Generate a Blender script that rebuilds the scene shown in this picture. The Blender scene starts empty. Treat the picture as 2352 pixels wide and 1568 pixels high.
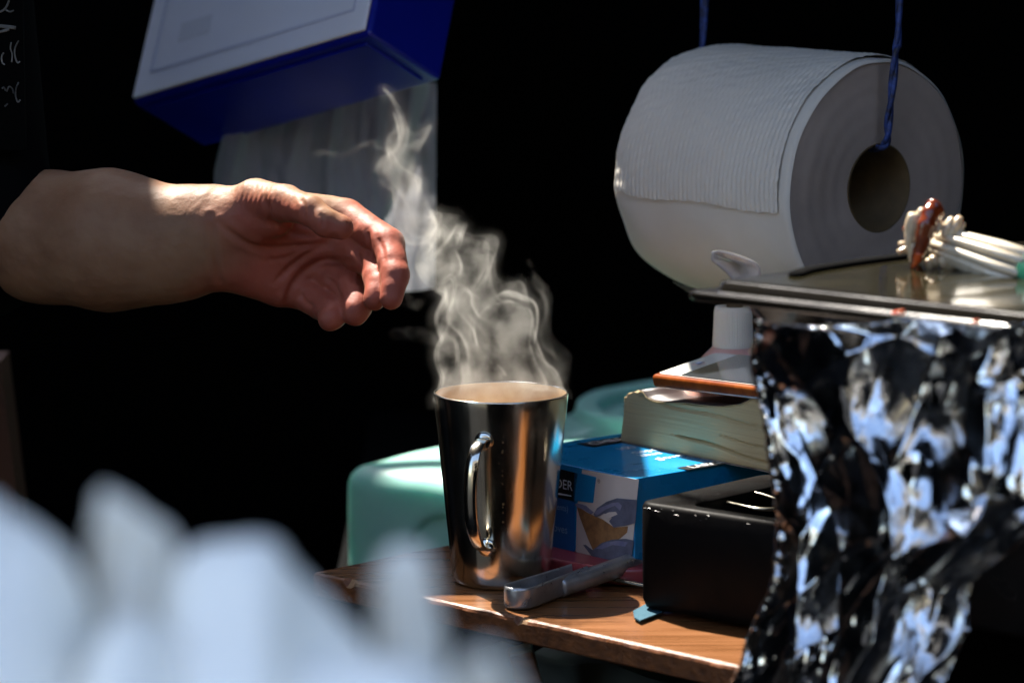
import bpy, bmesh, math, random
import numpy as np
from mathutils import Vector, noise as mnoise
from mathutils.geometry import delaunay_2d_cdt
random.seed(7); np.random.seed(7)
SC = bpy.context.scene
COL = SC.collection
# ------------------------------------------------------------------ camera
FPX = 85/23.6*2352
DIST = 2.32
PITCH = math.radians(8.6)
fw = np.array([0, math.cos(PITCH), -math.sin(PITCH)])
up = np.array([0, math.sin(PITCH), math.cos(PITCH)])
rt = np.array([1.0, 0, 0])
CAM = -(fw*DIST + rt*((1151-1176)/FPX*DIST) - up*((1334-784)/FPX*DIST))
cam_d = bpy.data.cameras.new('camera'); cam = bpy.data.objects.new('camera', cam_d); COL.objects.link(cam)
cam.location = CAM; cam.rotation_euler = (math.pi/2-PITCH, 0, 0)
cam_d.lens = 85; cam_d.sensor_width = 23.6; cam_d.sensor_fit = 'HORIZONTAL'
cam_d.clip_start = .05; cam_d.clip_end = 300
cam_d.dof.use_dof = True; cam_d.dof.focus_distance = 2.30; cam_d.dof.aperture_fstop = 4.0
SC.camera = cam
# ------------------------------------------------------------------ sky, sun, exposure
SUN = np.array([-.30, .45, .84]); SUN /= np.linalg.norm(SUN)
w = bpy.data.worlds.new('World'); SC.world = w; w.use_nodes = True
nt = w.node_tree; bg = nt.nodes['Background']
sky = nt.nodes.new('ShaderNodeTexSky'); sky.sky_type = 'NISHITA'; sky.sun_disc = False
sky.sun_elevation = math.asin(SUN[2]); sky.sun_rotation = math.atan2(SUN[0], SUN[1])
nt.links.new(sky.outputs[0], bg.inputs[0]); bg.inputs[1].default_value = .15
sl = bpy.data.lights.new('sun', 'SUN'); sl.energy = 5.0; sl.angle = math.radians(.53); sl.color = (1, .93, .82)
so = bpy.data.objects.new('sun', sl); COL.objects.link(so)
so.rotation_euler = Vector(SUN).to_track_quat('Z', 'Y').to_euler(); so.location = (-2, 4, 5)
SC.view_settings.view_transform = 'Standard'; SC.view_settings.look = 'None'
SC.view_settings.gamma = 1; SC.view_settings.use_curve_mapping = False
SC.view_settings.exposure = 1.8
SC.render.engine = 'CYCLES'
cy = SC.cycles
cy.use_denoising = True; cy.max_bounces = 8; cy.diffuse_bounces = 3; cy.glossy_bounces = 5; cy.transmission_bounces = 6
cy.transparent_max_bounces = 24; cy.volume_bounces = 1; cy.sample_clamp_indirect = 6
cy.volume_step_rate = 1.0; cy.volume_max_steps = 512
# ------------------------------------------------------------------ helpers
def ray(x, y): return fw + rt*((x-1176)/FPX) - up*((y-784)/FPX)
def T(x, y, z=0.0):
    d = ray(x, y); return CAM + d*((z-CAM[2])/d[2])
def W(x, y, Y):
    d = ray(x, y); return CAM + d*((Y-CAM[1])/d[1])
def V(x, y, o, dr):          # vertical plane through o along horizontal dr
    n = np.array([-dr[1], dr[0], 0]); d = ray(x, y)
    return CAM + d*(((np.array(o)-CAM)@n)/(d@n))
def dirn(deg): a = math.radians(deg); return np.array([math.cos(a), math.sin(a), 0.0])
UPZ = np.array([0, 0, 1.0])
def wloc(o):
    v = Vector((0, 0, 0))
    while o is not None: v = v+o.location; o = o.parent
    return v
def link(name, me, mats=None, parent=None):
    o = bpy.data.objects.new(name, me); COL.objects.link(o)
    if mats is not None:
        for m in (mats if isinstance(mats, (list, tuple)) else [mats]): me.materials.append(m)
    if parent is not None: o.parent = parent
    return o
def mesh(name, vs, fs, mat=None, parent=None, smooth=False, mi=None):
    """world-space vertices -> object; origin sits at the parent (or at the lowest middle point when top-level)"""
    vs = np.asarray(vs, float)
    if parent is not None: off = np.array(wloc(parent))
    else: off = np.array([vs[:, 0].mean(), vs[:, 1].mean(), vs[:, 2].min()])
    me = bpy.data.meshes.new(name); me.from_pydata((vs-off).tolist(), [], [list(map(int, f)) for f in fs]); me.update()
    if smooth: me.polygons.foreach_set('use_smooth', [True]*len(me.polygons))
    o = link(name, me, mat, parent)
    if mi is not None: me.polygons.foreach_set('material_index', mi)
    if parent is None: o.location = off
    return o
def thing(name, loc, label, cat, group=None):
    o = bpy.data.objects.new(name, None); COL.objects.link(o); o.location = loc; o.empty_display_size = .02
    o['label'] = label; o['category'] = cat
    if group: o['group'] = group
    return o
def tag(o, label=None, cat=None, group=None, kind=None):
    if label: o['label'] = label
    if cat: o['category'] = cat
    if group: o['group'] = group
    if kind: o['kind'] = kind
    return o
def boxv(o, a, b, c):        # corner + 3 edge vectors
    o, a, b, c = map(np.array, (o, a, b, c))
    v = [o, o+a, o+a+b, o+b, o+c, o+a+c, o+a+b+c, o+b+c]
    f = [(0, 3, 2, 1), (4, 5, 6, 7), (0, 1, 5, 4), (1, 2, 6, 5), (2, 3, 7, 6), (3, 0, 4, 7)]
    return np.array(v), f
def bevel(o, wd, seg=3, ang=40):
    bm = bmesh.new(); bm.from_mesh(o.data)
    bmesh.ops.remove_doubles(bm, verts=bm.verts, dist=1e-6)
    bmesh.ops.recalc_face_normals(bm, faces=bm.faces)
    es = [e for e in bm.edges if len(e.link_faces) == 2 and e.calc_face_angle(0) > math.radians(ang)]
    bmesh.ops.bevel(bm, geom=es, offset=wd, segments=seg, profile=.5, affect='EDGES', clamp_overlap=True)
    for f in bm.faces: f.smooth = True
    bm.to_mesh(o.data); bm.free()
    m = o.modifiers.new('weighted', 'WEIGHTED_NORMAL'); m.keep_sharp = False
    return o
def box(name, o, a, b, c, mat, parent=None, bev=0, seg=3):
    v, f = boxv(o, a, b, c); ob = mesh(name, v, f, mat, parent)
    if bev: bevel(ob, bev, seg)
    return ob
def lathe(prof, cen, n=64, ax=UPZ, e1=None):
    ax = np.array(ax, float); ax /= np.linalg.norm(ax)
    if e1 is None:
        e1 = np.cross(ax, [0, 0, 1.0]) if abs(ax[2]) < .9 else np.cross(ax, [0, 1.0, 0]); 
    e1 = e1/np.linalg.norm(e1); e2 = np.cross(ax, e1)
    vs = []; fs = []
    for (r, h) in prof:
        for k in range(n):
            t = 2*math.pi*k/n
            vs.append(np.array(cen)+ax*h+(e1*math.cos(t)+e2*math.sin(t))*r)
    for i in range(len(prof)-1):
        for k in range(n):
            k2 = (k+1) % n
            fs.append((i*n+k, i*n+k2, (i+1)*n+k2, (i+1)*n+k))
    return vs, fs
def tube(pts, rad, n=10, cap=True, flat=None, upv=None):
    """sweep of an ellipse; rad scalar/list; flat: (a,b) multipliers along normal / binormal"""
    pts = [np.array(p, float) for p in pts]; m = len(pts)
    rad = [rad]*m if np.isscalar(rad) else rad
    vs = []; fs = []; prev = None
    for i in range(m):
        t = pts[min(i+1, m-1)]-pts[max(i-1, 0)]; t /= np.linalg.norm(t)+1e-12
        ref = prev if prev is not None else (np.array(upv, float) if upv is not None else (UPZ if abs(t[2]) < .9 else rt))
        nn = ref-t*(ref@t); nn /= np.linalg.norm(nn)+1e-12; prev = nn
        bb = np.cross(t, nn); fa, fb = flat if flat else (1, 1)
        for k in range(n):
            a = 2*math.pi*k/n
            vs.append(pts[i]+(nn*math.cos(a)*fa+bb*math.sin(a)*fb)*rad[i])
    for i in range(m-1):
        for k in range(n):
            k2 = (k+1) % n; fs.append((i*n+k, i*n+k2, (i+1)*n+k2, (i+1)*n+k))
    if cap:
        fs.append(tuple(range(n-1, -1, -1))); fs.append(tuple((m-1)*n+k for k in range(n)))
    return vs, fs
def join(parts):
    V_, F_ = [], []
    for v, f in parts:
        b = len(V_); V_ += list(v); F_ += [tuple(i+b for i in q) for q in f]
    return V_, F_
def smoothpath(p, n=40):
    p = [np.array(q, float) for q in p]; out = []
    P = [2*p[0]-p[1]]+p+[2*p[-1]-p[-2]]; m = len(p)-1
    for j in range(n+1):
        u = j/n*m; i = min(int(u), m-1); t = u-i
        a, b, c, d = P[i], P[i+1], P[i+2], P[i+3]
        out.append(.5*((2*b)+(-a+c)*t+(2*a-5*b+4*c-d)*t*t+(-a+3*b-3*c+d)*t**3))
    return out
def prism(name, poly, ext, mat, parent=None, bev=0):
    """closed polygon (world pts) extruded by vector"""
    poly = [np.array(p, float) for p in poly]; n = len(poly); ext = np.array(ext)
    vs = poly+[p+ext for p in poly]
    fs = [tuple(range(n)), tuple(range(2*n-1, n-1, -1))]+[(i, (i+1) % n, n+(i+1) % n, n+i) for i in range(n)]
    o = mesh(name, vs, fs, mat, parent)
    bm = bmesh.new(); bm.from_mesh(o.data); bmesh.ops.recalc_face_normals(bm, faces=bm.faces); bm.to_mesh(o.data); bm.free()
    if bev: bevel(o, bev, 3)
    return o
def nz(x, y, z, s=1.0, seed=0.0): return mnoise.noise(Vector((x*s+seed, y*s+seed*.7, z*s-seed)))
# ------------------------------------------------------------------ materials
def pbr(name, c, rough=.5, metal=0, var=0, vscale=20, c2=None, bump=0, bscale=80, coat=0, sss=0, spec=.5, stretch=None, trans=0, rvar=0, detail=5, sheen=0):
    m = bpy.data.materials.new(name); m.use_nodes = True; t = m.node_tree; b = t.nodes['Principled BSDF']
    b.inputs['Base Color'].default_value = (*c, 1); b.inputs['Roughness'].default_value = rough
    b.inputs['Metallic'].default_value = metal; b.inputs['Coat Weight'].default_value = coat
    b.inputs['Coat Roughness'].default_value = .12
    b.inputs['Specular IOR Level'].default_value = spec; b.inputs['Transmission Weight'].default_value = trans
    b.inputs['Sheen Weight'].default_value = sheen
    if sss:
        b.inputs['Subsurface Weight'].default_value = sss; b.inputs['Subsurface Radius'].default_value = (1, .35, .2)
        b.inputs['Subsurface Scale'].default_value = .004
    tc = t.nodes.new('ShaderNodeTexCoord'); mp = t.nodes.new('ShaderNodeMapping'); t.links.new(tc.outputs['Object'], mp.inputs[0])
    if stretch: mp.inputs['Scale'].default_value = stretch
    if c2 is not None or var or rvar:
        n = t.nodes.new('ShaderNodeTexNoise'); n.inputs['Scale'].default_value = vscale; n.inputs['Detail'].default_value = detail
        n.inputs['Roughness'].default_value = .62
        t.links.new(mp.outputs[0], n.inputs['Vector'])
        if c2 is not None or var:
            r = t.nodes.new('ShaderNodeValToRGB'); r.color_ramp.elements[0].position = .33; r.color_ramp.elements[1].position = .67
            cc2 = c2 if c2 is not None else tuple(x*(1-var) for x in c)
            r.color_ramp.elements[0].color = (*cc2, 1); r.color_ramp.elements[1].color = (*c, 1)
            t.links.new(n.outputs[0], r.inputs[0]); t.links.new(r.outputs[0], b.inputs['Base Color'])
        if rvar:
            mr = t.nodes.new('ShaderNodeMapRange'); mr.inputs[1].default_value = .35; mr.inputs[2].default_value = .65
            mr.inputs[3].default_value = max(rough-rvar, .02); mr.inputs[4].default_value = rough+rvar
            t.links.new(n.outputs[0], mr.inputs[0]); t.links.new(mr.outputs[0], b.inputs['Roughness'])
    if bump:
        n2 = t.nodes.new('ShaderNodeTexNoise'); n2.inputs['Scale'].default_value = bscale; n2.inputs['Detail'].default_value = 6
        t.links.new(mp.outputs[0], n2.inputs['Vector'])
        bp = t.nodes.new('ShaderNodeBump'); bp.inputs['Strength'].default_value = bump; bp.inputs['Distance'].default_value = .002
        t.links.new(n2.outputs[0], bp.inputs['Height']); t.links.new(bp.outputs[0], b.inputs['Normal'])
    return m
def bsdf(m): return m.node_tree.nodes['Principled BSDF']
M = {}
M['black_cloth'] = pbr('black_cloth', (.003, .003, .0034), .95, spec=.05, var=.4, vscale=3, bump=.2, bscale=12)
M['pavement'] = pbr('trodden_grass', (.022, .024, .012), .9, c2=(.014, .012, .008), vscale=3, bump=.3, bscale=20)
M['mat'] = pbr('added_floor_black', (.010, .010, .010), .9, spec=.1, var=.4, vscale=4)  # near-black for the added floor sheet
M['render_wall'] = pbr('render_wall', (.17, .15, .12), .9, var=.2, vscale=1.2)
M['dark_glass'] = pbr('dark_glass', (.02, .025, .03), .1)
M['brick'] = pbr('yellow_brick', (.42, .36, .23), .85, c2=(.32, .27, .17), vscale=9)
M['door'] = pbr('painted_door', (.35, .02, .015), .4)
M['paper'] = pbr('white_paper', (.95, .90, .78), .8, var=.06, vscale=15, bump=.1, bscale=60)
M['steel'] = pbr('polished_steel', (.76, .72, .64), .17, 1, c2=(.58, .54, .45), vscale=34, rvar=.06, stretch=(1.6, 1.6, .5), detail=8)
M['steel_in'] = pbr('stained_steel', (.80, .66, .46), .38, .7, c2=(.62, .42, .24), vscale=40, rvar=.08)
M['grey_steel'] = pbr('brushed_steel', (.46, .46, .47), .36, .75, c2=(.33, .33, .34), vscale=90, rvar=.1, bump=.1, bscale=300)
M['tea'] = pbr('milky_tea', (.26, .12, .05), .12)
M['foil'] = pbr('aluminium_foil', (.80, .80, .81), .13, 1, rvar=.05, vscale=60, bump=.12, bscale=90)
M['wood'] = pbr('varnished_wood', (.25, .10, .034), .30, c2=(.13, .05, .016), vscale=26, stretch=(.35, 6, 4), coat=.35, bump=.12, bscale=60, rvar=.07, detail=7)
M['wood_edge'] = pbr('worn_wood_edge', (.22, .07, .018), .5, c2=(.09, .028, .009), vscale=40, stretch=(.5, 4, 4), bump=.4, bscale=80, detail=7)
M['wood_chip'] = pbr('raw_chipped_wood', (.34, .19, .09), .8, var=.4, vscale=200)
M['post'] = pbr('brown_post', (.09, .03, .014), .6, var=.4, vscale=12)
M['turq'] = pbr('turquoise_plastic', (.36, .68, .60), .45, c2=(.26, .56, .50), vscale=9, bump=.06, bscale=40, sss=.0, rvar=.08, detail=8)
M['blue_card'] = pbr('blue_printed_card', (.003, .25, .55), .30, c2=(.003, .21, .47), vscale=25, rvar=.06, coat=.25)
M['blue_panel'] = pbr('mid_blue_print', (.005, .20, .44), .4, var=.08, vscale=40)
M['deep_blue_panel'] = pbr('deep_blue_print', (.004, .12, .36), .4, var=.08, vscale=40)
M['card_white'] = pbr('warm_white_card', (.62, .52, .47), .5, var=.06, vscale=60)
M['ink'] = pbr('black_print', (.012, .011, .012), .35)
M['white_ink'] = pbr('white_print', (.75, .78, .8), .45)
M['grey_ink'] = pbr('pale_blue_print', (.30, .45, .62), .45)
M['glove'] = pbr('printed_blue_glove', (.15, .15, .21), .5, c2=(.07, .07, .10), vscale=70)
M['glove_light'] = pbr('printed_glove_highlight', (.24, .22, .30), .5, c2=(.14, .14, .24), vscale=90)
M['toast'] = pbr('printed_toast', (.36, .17, .06), .6, c2=(.19, .085, .035), vscale=160)
M['page'] = pbr('book_pages', (.55, .42, .22), .8, c2=(.46, .34, .18), vscale=16, stretch=(.02, .02, 45), bump=.25, bscale=30)
M['cover'] = pbr('paperback_cover', (.35, .30, .24), .45, c2=(.05, .03, .03), vscale=60)
M['cover_dark'] = pbr('dark_cover_print', (.045, .03, .03), .4)
M['orange'] = pbr('orange_phone_case', (.30, .075, .014), .22, c2=(.14, .025, .006), vscale=60, coat=.4)
M['phone_white'] = pbr('white_phone_front', (.72, .72, .68), .15)
M['screen'] = pbr('phone_glass', (.03, .035, .045), .06, coat=1)
M['cap'] = pbr('cream_plastic_cap', (.74, .67, .58), .4, sss=.2, bump=.05)
M['pinkish'] = pbr('pink_translucent_bottle', (.68, .34, .30), .3, sss=.3, c2=(.72, .46, .38), vscale=25)
M['black_plastic'] = pbr('black_plastic', (.0020, .0020, .0022), .48, c2=(.005, .004, .004), spec=.06, vscale=45, rvar=.1, bump=.1, bscale=150)
M['wire'] = pbr('wire_metal', (.45, .42, .34), .25, 1)
M['maroon'] = pbr('maroon_plastic', (.28, .035, .045), .35, var=.25, vscale=30, coat=.3)
M['tray'] = pbr('black_enamel_tray', (.006, .005, .004), .15, c2=(.012, .010, .007), vscale=14, rvar=.06, coat=.0, spec=.4, detail=8)
M['tray_top'] = pbr('greasy_enamel_top', (.020, .0175, .009), .09, c2=(.010, .009, .005), vscale=18, rvar=.07, stretch=(1, 3, 1), spec=.5, detail=8)
M['tray_dark'] = pbr('dark_tray_wall', (.012, .013, .016), .22, var=.4, vscale=30, spec=.4)
M['sauce'] = pbr('brown_sauce', (.20, .035, .008), .15, c2=(.08, .012, .004), vscale=150, coat=.6)
M['sauce_bright'] = pbr('orange_sauce', (.55, .12, .02), .2, c2=(.55, .03, .01), vscale=200, coat=.5)
M['bristle'] = pbr('cream_bristle', (.70, .60, .44), .25, c2=(.45, .33, .2), vscale=90, coat=.5, sss=.15)
M['stick'] = pbr('cream_ribbed_handle', (.76, .68, .54), .28, c2=(.5, .42, .31), vscale=40, stretch=(1, 1, 1), coat=.5)
M['green_grip'] = pbr('green_grip', (.004, .06, .04), .35)
M['roll'] = pbr('white_tissue_paper', (.74, .69, .62), .9, var=.07, vscale=20, bump=.12, bscale=200)
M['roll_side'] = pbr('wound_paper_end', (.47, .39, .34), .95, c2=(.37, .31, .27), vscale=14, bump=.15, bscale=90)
M['core'] = pbr('cardboard_core', (.13, .085, .035), .8, var=.45, vscale=30)
M['cord'] = pbr('blue_black_cord', (.03, .07, .30), .6, c2=(.01, .012, .03), vscale=160, detail=2)
M['disp_blue'] = pbr('royal_blue_plastic', (.004, .012, .30), .3, var=.25, vscale=12)
M['disp_white'] = pbr('pale_dispenser_front', (.80, .86, .98), .5, c2=(.74, .80, .97), vscale=8)
M['disp_line'] = pbr('grey_embossed_line', (.56, .63, .82), .5)
M['disp_mark'] = pbr('faded_cream_mark', (.66, .72, .84), .55)
M['chalk'] = pbr('chalk', (.22, .215, .20), .95, c2=(.03, .03, .03), vscale=60)
M['board'] = pbr('slate_black_board', (.0025, .0025, .0025), .9, spec=.03)
M['clear'] = pbr('clear_plastic', (.75, .7, .68), .12, trans=.55, coat=.5)
M['grey_tarp'] = pbr('grey_green_tarpaulin', (.10, .115, .10), .6, c2=(.05, .06, .055), vscale=20, bump=.3, bscale=15)
M['cloth_blue'] = pbr('teal_cloth', (.01, .07, .11), .85, bump=.4, bscale=200)
M['tshirt'] = pbr('black_jersey', (.003, .003, .0035), .95, spec=.03, bump=.3, bscale=50)
M['hair'] = pbr('dark_hair', (.02, .012, .008), .5)
M['trouser'] = pbr('dark_trousers', (.008, .009, .013), .9, spec=.1)
for k_, v_ in (('turq', .45),):
    b = bsdf(M[k_]); b.inputs['Subsurface Weight'].default_value = v_; b.inputs['Subsurface Radius'].default_value = (.5, 1, .9); b.inputs['Subsurface Scale'].default_value = .03
# translucent hanging sheet
m = bpy.data.materials.new('thin_plastic_film'); m.use_nodes = True; t = m.node_tree; t.nodes.clear()
out = t.nodes.new('ShaderNodeOutputMaterial'); mx = t.nodes.new('ShaderNodeMixShader'); mx2 = t.nodes.new('ShaderNodeMixShader')
tr = t.nodes.new('ShaderNodeBsdfTransparent'); df = t.nodes.new('ShaderNodeBsdfDiffuse'); tl = t.nodes.new('ShaderNodeBsdfTranslucent')
df.inputs[0].default_value = (.72, .72, .80, 1); tl.inputs[0].default_value = (.5, .5, .55, 1)
mx.inputs[0].default_value = .35; t.links.new(df.outputs[0], mx.inputs[1]); t.links.new(tl.outputs[0], mx.inputs[2])
tc = t.nodes.new('ShaderNodeTexCoord'); mp = t.nodes.new('ShaderNodeMapping'); mp.inputs['Scale'].default_value = (9, 5, 2)
no = t.nodes.new('ShaderNodeTexNoise'); no.inputs['Scale'].default_value = 1.2; no.inputs['Detail'].default_value = 3
mr = t.nodes.new('ShaderNodeMapRange'); mr.inputs[1].default_value = .3; mr.inputs[2].default_value = .7; mr.inputs[3].default_value = .38; mr.inputs[4].default_value = .62
t.links.new(tc.outputs['Object'], mp.inputs[0]); t.links.new(mp.outputs[0], no.inputs['Vector']); t.links.new(no.outputs[0], mr.inputs[0])
t.links.new(mr.outputs[0], mx2.inputs[0]); t.links.new(tr.outputs[0], mx2.inputs[1]); t.links.new(mx.outputs[0], mx2.inputs[2]); t.links.new(mx2.outputs[0], out.inputs[0])
M['film'] = m
# skin: redder palm through a painted vertex attribute (pigment, with thumb and wrist tops paled to imitate sun)
m = pbr('skin', (.5, .3, .2), .55, sss=.3, bump=.3, bscale=170, spec=.28); t = m.node_tree; b = bsdf(m)
at = t.nodes.new('ShaderNodeAttribute'); at.attribute_name = 'palm'
n1 = t.nodes.new('ShaderNodeTexNoise'); n1.inputs['Scale'].default_value = 45; n1.inputs['Detail'].default_value = 6
tc = t.nodes.new('ShaderNodeTexCoord'); t.links.new(tc.outputs['Object'], n1.inputs['Vector'])
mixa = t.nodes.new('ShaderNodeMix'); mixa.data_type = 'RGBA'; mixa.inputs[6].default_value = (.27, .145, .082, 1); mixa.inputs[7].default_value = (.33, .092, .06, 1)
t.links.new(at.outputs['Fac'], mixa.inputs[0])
mixb = t.nodes.new('ShaderNodeMix'); mixb.data_type = 'RGBA'; mixb.blend_type = 'MULTIPLY'; mixb.inputs[0].default_value = .5
rp = t.nodes.new('ShaderNodeValToRGB'); rp.color_ramp.elements[0].position = .3; rp.color_ramp.elements[0].color = (.62, .48, .45, 1); rp.color_ramp.elements[1].position = .62
t.links.new(n1.outputs[0], rp.inputs[0]); t.links.new(mixa.outputs[2], mixb.inputs[6]); t.links.new(rp.outputs[0], mixb.inputs[7])
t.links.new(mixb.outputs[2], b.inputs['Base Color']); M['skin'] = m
# ================================================================== SETTING
GZ = -.92
v = [(-40, -40, GZ), (40, -40, GZ), (40, 40, GZ), (-40, 40, GZ)]
tag(mesh('ground', v, [(0, 1, 2, 3)], M['pavement']), kind='structure')
v, f = boxv((-6, -4.25, GZ), (12, 0, 0), (0, 5.6, 0), (0, 0, .012)); tag(mesh('added_dark_floor', v, f, M['mat']), kind='structure')  # unseen black floor added to darken what the foil mirrors
def drape(name, o, a, b, nx, ny, amp, mat, label, cat, kfreq=3.0, seed=1):
    o, a, b = map(lambda q: np.array(q, float), (o, a, b)); n = np.cross(a, b); n /= np.linalg.norm(n)
    vs = []; fs = []
    for j in range(ny+1):
        for i in range(nx+1):
            p = o+a*i/nx+b*j/ny
            d = amp*(math.sin(i/nx*kfreq*6.28*3+2*nz(j/ny, i/nx, 0, 2, seed))*.5+nz(p[0], p[1], p[2], 2.2, seed))
            vs.append(p+n*d)
    for j in range(ny):
        for i in range(nx):
            k = j*(nx+1)+i; fs.append((k, k+1, k+nx+2, k+nx+1))
    o_ = mesh(name, vs, fs, mat, smooth=True)
    s = o_.modifiers.new('thick', 'SOLIDIFY'); s.thickness = .004
    return tag(o_, label, cat)
drape('back_curtain', (-1.5, 1.35, GZ), (3, 0, 0), (0, 0, 1.95), 120, 12, .02, M['black_cloth'], 'black cloth curtain closing the back of the stall', 'curtain')
drape('side_curtain', (-1.5, -1.0, GZ), (0, 2.35, 0), (0, 0, 2.5), 80, 10, .02, M['black_cloth'], 'unseen black cloth side curtain on the left, drawn forward to shade the arm', 'curtain', seed=3)  # out of view; extended forward to keep light off the arm
drape('side_curtain', (1.3, -1.5, GZ), (0, 2.85, 0), (0, 0, 2.5), 80, 10, .02, M['black_cloth'], 'unseen black cloth side curtain on the right, drawn forward to block front light', 'curtain', seed=5)  # out of view; extended forward to block light from the right front
drape('shade_awning', (-1.5, -1.0, 1.62), (2.8, 0, 0), (0, 1.35, 0), 60, 14, .02, M['black_cloth'], 'unseen black canopy over the stall counter, sized to cut sky light', 'shade_awning', seed=8)  # out-of-view roof; front edge set by the sky light it blocks
drape('shade_awning', (-.09, .34, 1.64), (1.39, 0, 0), (0, 1.02, 0), 30, 10, .02, M['black_cloth'], 'unseen black canopy panel at the right rear, added to cut sky light', 'shade_awning', seed=9)  # out-of-view roof panel added to narrow the sky gap overhead
drape('shade_awning', (-1.5, .34, 1.645), (.785, 0, 0), (0, 1.02, 0), 20, 10, .012, M['black_cloth'], 'unseen black canopy panel at the left rear, edge set to shade the forearm', 'shade_awning', seed=10)  # out-of-view roof panel; its edge is placed to shadow the forearm
# frame carrying the canopy panels
fr = thing('stall_frame', (0, .9, GZ), 'black metal frame poles holding up the stall canopy', 'frame')
for (x, y) in ((-1.48, 1.3), (1.28, 1.3), (-1.48, -.45), (1.28, -.45)):
    vv, ff = tube([(x, y, GZ), (x, y, 1.6)], .018, 12); mesh('pole', vv, ff, M['black_plastic'], fr, True)
for (a, b_) in (((-1.48, 1.3, 1.6), (1.28, 1.3, 1.6)), ((-1.48, -.45, 1.6), (1.28, -.45, 1.6)), ((-1.48, -.45, 1.6), (-1.48, 1.3, 1.6)), ((1.28, -.45, 1.6), (1.28, 1.3, 1.6))):
    vv, ff = tube([a, b_], .016, 12); mesh('rail', vv, ff, M['black_plastic'], fr, True)
# unseen boards added to shade roll, dispenser and container; cord and strap end here
sh = thing('shade_boards', (.1, .6, .60), 'unseen black boards added overhead to shade the paper roll and dispenser', 'shelf')
box('board', (-.27, .87, .60), (.22, 0, 0), (0, .38, 0), (0, 0, .02), M['black_plastic'], sh)
box('board', (-.10, .42, .60), (.085, 0, 0), (0, .445, 0), (0, 0, .02), M['black_plastic'], sh)
box('board', (-.050, .33, .60), (.036, 0, 0), (0, .088, 0), (0, 0, .02), M['black_plastic'], sh)
box('board', (-.012, .125, .60), (.75, 0, 0), (0, .74, 0), (0, 0, .02), M['black_plastic'], sh)
box('board', (-.42, .29, .60), (.315, 0, 0), (0, .37, 0), (0, 0, .02), M['black_plastic'], sh)
for x in (-.34, .0, .5):
    vv, ff = tube([(x, .6, .62), (x, .6, 1.6)], .006, 8); mesh('hanger', vv, ff, M['black_plastic'], sh, True)
# street behind the camera (mirrored in the mug and the foil)
hs = thing('rendered_house', (-3.5, -9, GZ), 'tan rendered house across the street facing the stall', 'house')
box('wall', (-7.5, -9, GZ), (8.6, 0, 0), (0, -5, 0), (0, 0, 6.5), M['render_wall'], hs)
for i, x in enumerate((-6.2, -3.6, -1.2)):
    for z in (.2, 3.0):
        wf = box('window', (x, -8.98, GZ+z+.7), (1.1, 0, 0), (0, -.03, 0), (0, 0, 1.4), M['paper'], hs)
        box('pane', (x+.08, -8.96, GZ+z+.78), (.94, 0, 0), (0, -.03, 0), (0, 0, 1.24), M['dark_glass'], wf)
box('door', (.05, -8.97, GZ), (.95, 0, 0), (0, -.04, 0), (0, 0, 2.1), M['door'], hs)
h2 = thing('brick_house', (7, -10, GZ), 'yellow brick house across the street beside the tan one', 'house')
box('wall', (1.6, -10, GZ), (10.4, 0, 0), (0, -5, 0), (0, 0, 6), M['brick'], h2)
for x in (2.6, 5.5, 8.5):
    wf = box('window', (x, -9.98, GZ+1.0), (1.2, 0, 0), (0, -.03, 0), (0, 0, 1.3), M['paper'], h2)
    box('pane', (x+.08, -9.96, GZ+1.08), (1.04, 0, 0), (0, -.03, 0), (0, 0, 1.14), M['dark_glass'], wf)
# unseen dark stall added across the lane to block low light and darken reflections
os_ = thing('added_dark_stall', (1.5, -4.6, GZ), 'unseen black stall added across the lane to block low light', 'stall')
box('canopy', (-1.7, -4.2, .98), (6.1, 0, 0), (0, -2.4, 0), (0, 0, .72), M['black_cloth'], os_)
box('counter_skirt', (-1.2, -4.3, GZ), (5.6, 0, 0), (0, -.7, 0), (0, 0, .85), M['black_cloth'], os_)
box('rear_cloth', (-1.2, -6.55, GZ), (5.6, 0, 0), (0, -.03, 0), (0, 0, 2.4), M['black_cloth'], os_)
for x in (-1.15, 1.6, 4.35):
    vv, ff = tube([(x, -4.22, GZ), (x, -4.22, 1.4)], .03, 10); mesh('pole', vv, ff, M['paper'], os_, True)
# chalkboard far left
BY = .03
cb = thing('chalkboard', W(-60, 300, BY), 'blackboard with faint white chalk writing at the far left', 'chalkboard')
o_ = W(-420, 345, BY+.003); box('board', o_, (W(58, 345, BY+.003)[0]-o_[0], 0, 0), (0, .008, 0), (0, 0, .17), M['board'], cb)
for x in (-.45, -.36):
    vv, ff = tube([(x, BY+.007, .30), (x, BY+.007, 1.6)], .0012, 8); mesh('hanger', vv, ff, M['black_plastic'], cb, True)
def chalk(pts, r):
    P = smoothpath([W(x, y, BY) for x, y in pts], 14)
    vv, ff = tube(P, r, 6, flat=(1, .25) if False else None); vv = [np.array([q[0], BY+.002+(q[1]-BY)*.3, q[2]]) for q in vv]
    mesh('chalk_mark', vv, ff, M['chalk'], cb, True)
PX = 2.30/FPX
chalk([(-14, 30), (2, 27), (13, 18), (20, 2)], 1.2*PX*2.2); chalk([(12, 24), (22, 28), (31, 25)], 2.0*PX)
chalk([(-30, 58), (0, 61), (36, 65)], 4.5*PX); chalk([(-20, 76), (0, 74), (20, 68)], 3.5*PX)
chalk([(25, 98), (23, 112), (27, 126), (26, 144)], 1.8*PX); chalk([(42, 94), (34, 110), (33, 128), (39, 145), (45, 142)], 2*PX)
chalk([(8, 122), (3, 130), (4, 144), (10, 150)], 2*PX); chalk([(3, 205), (8, 202), (12, 210)], 2*PX)
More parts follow.
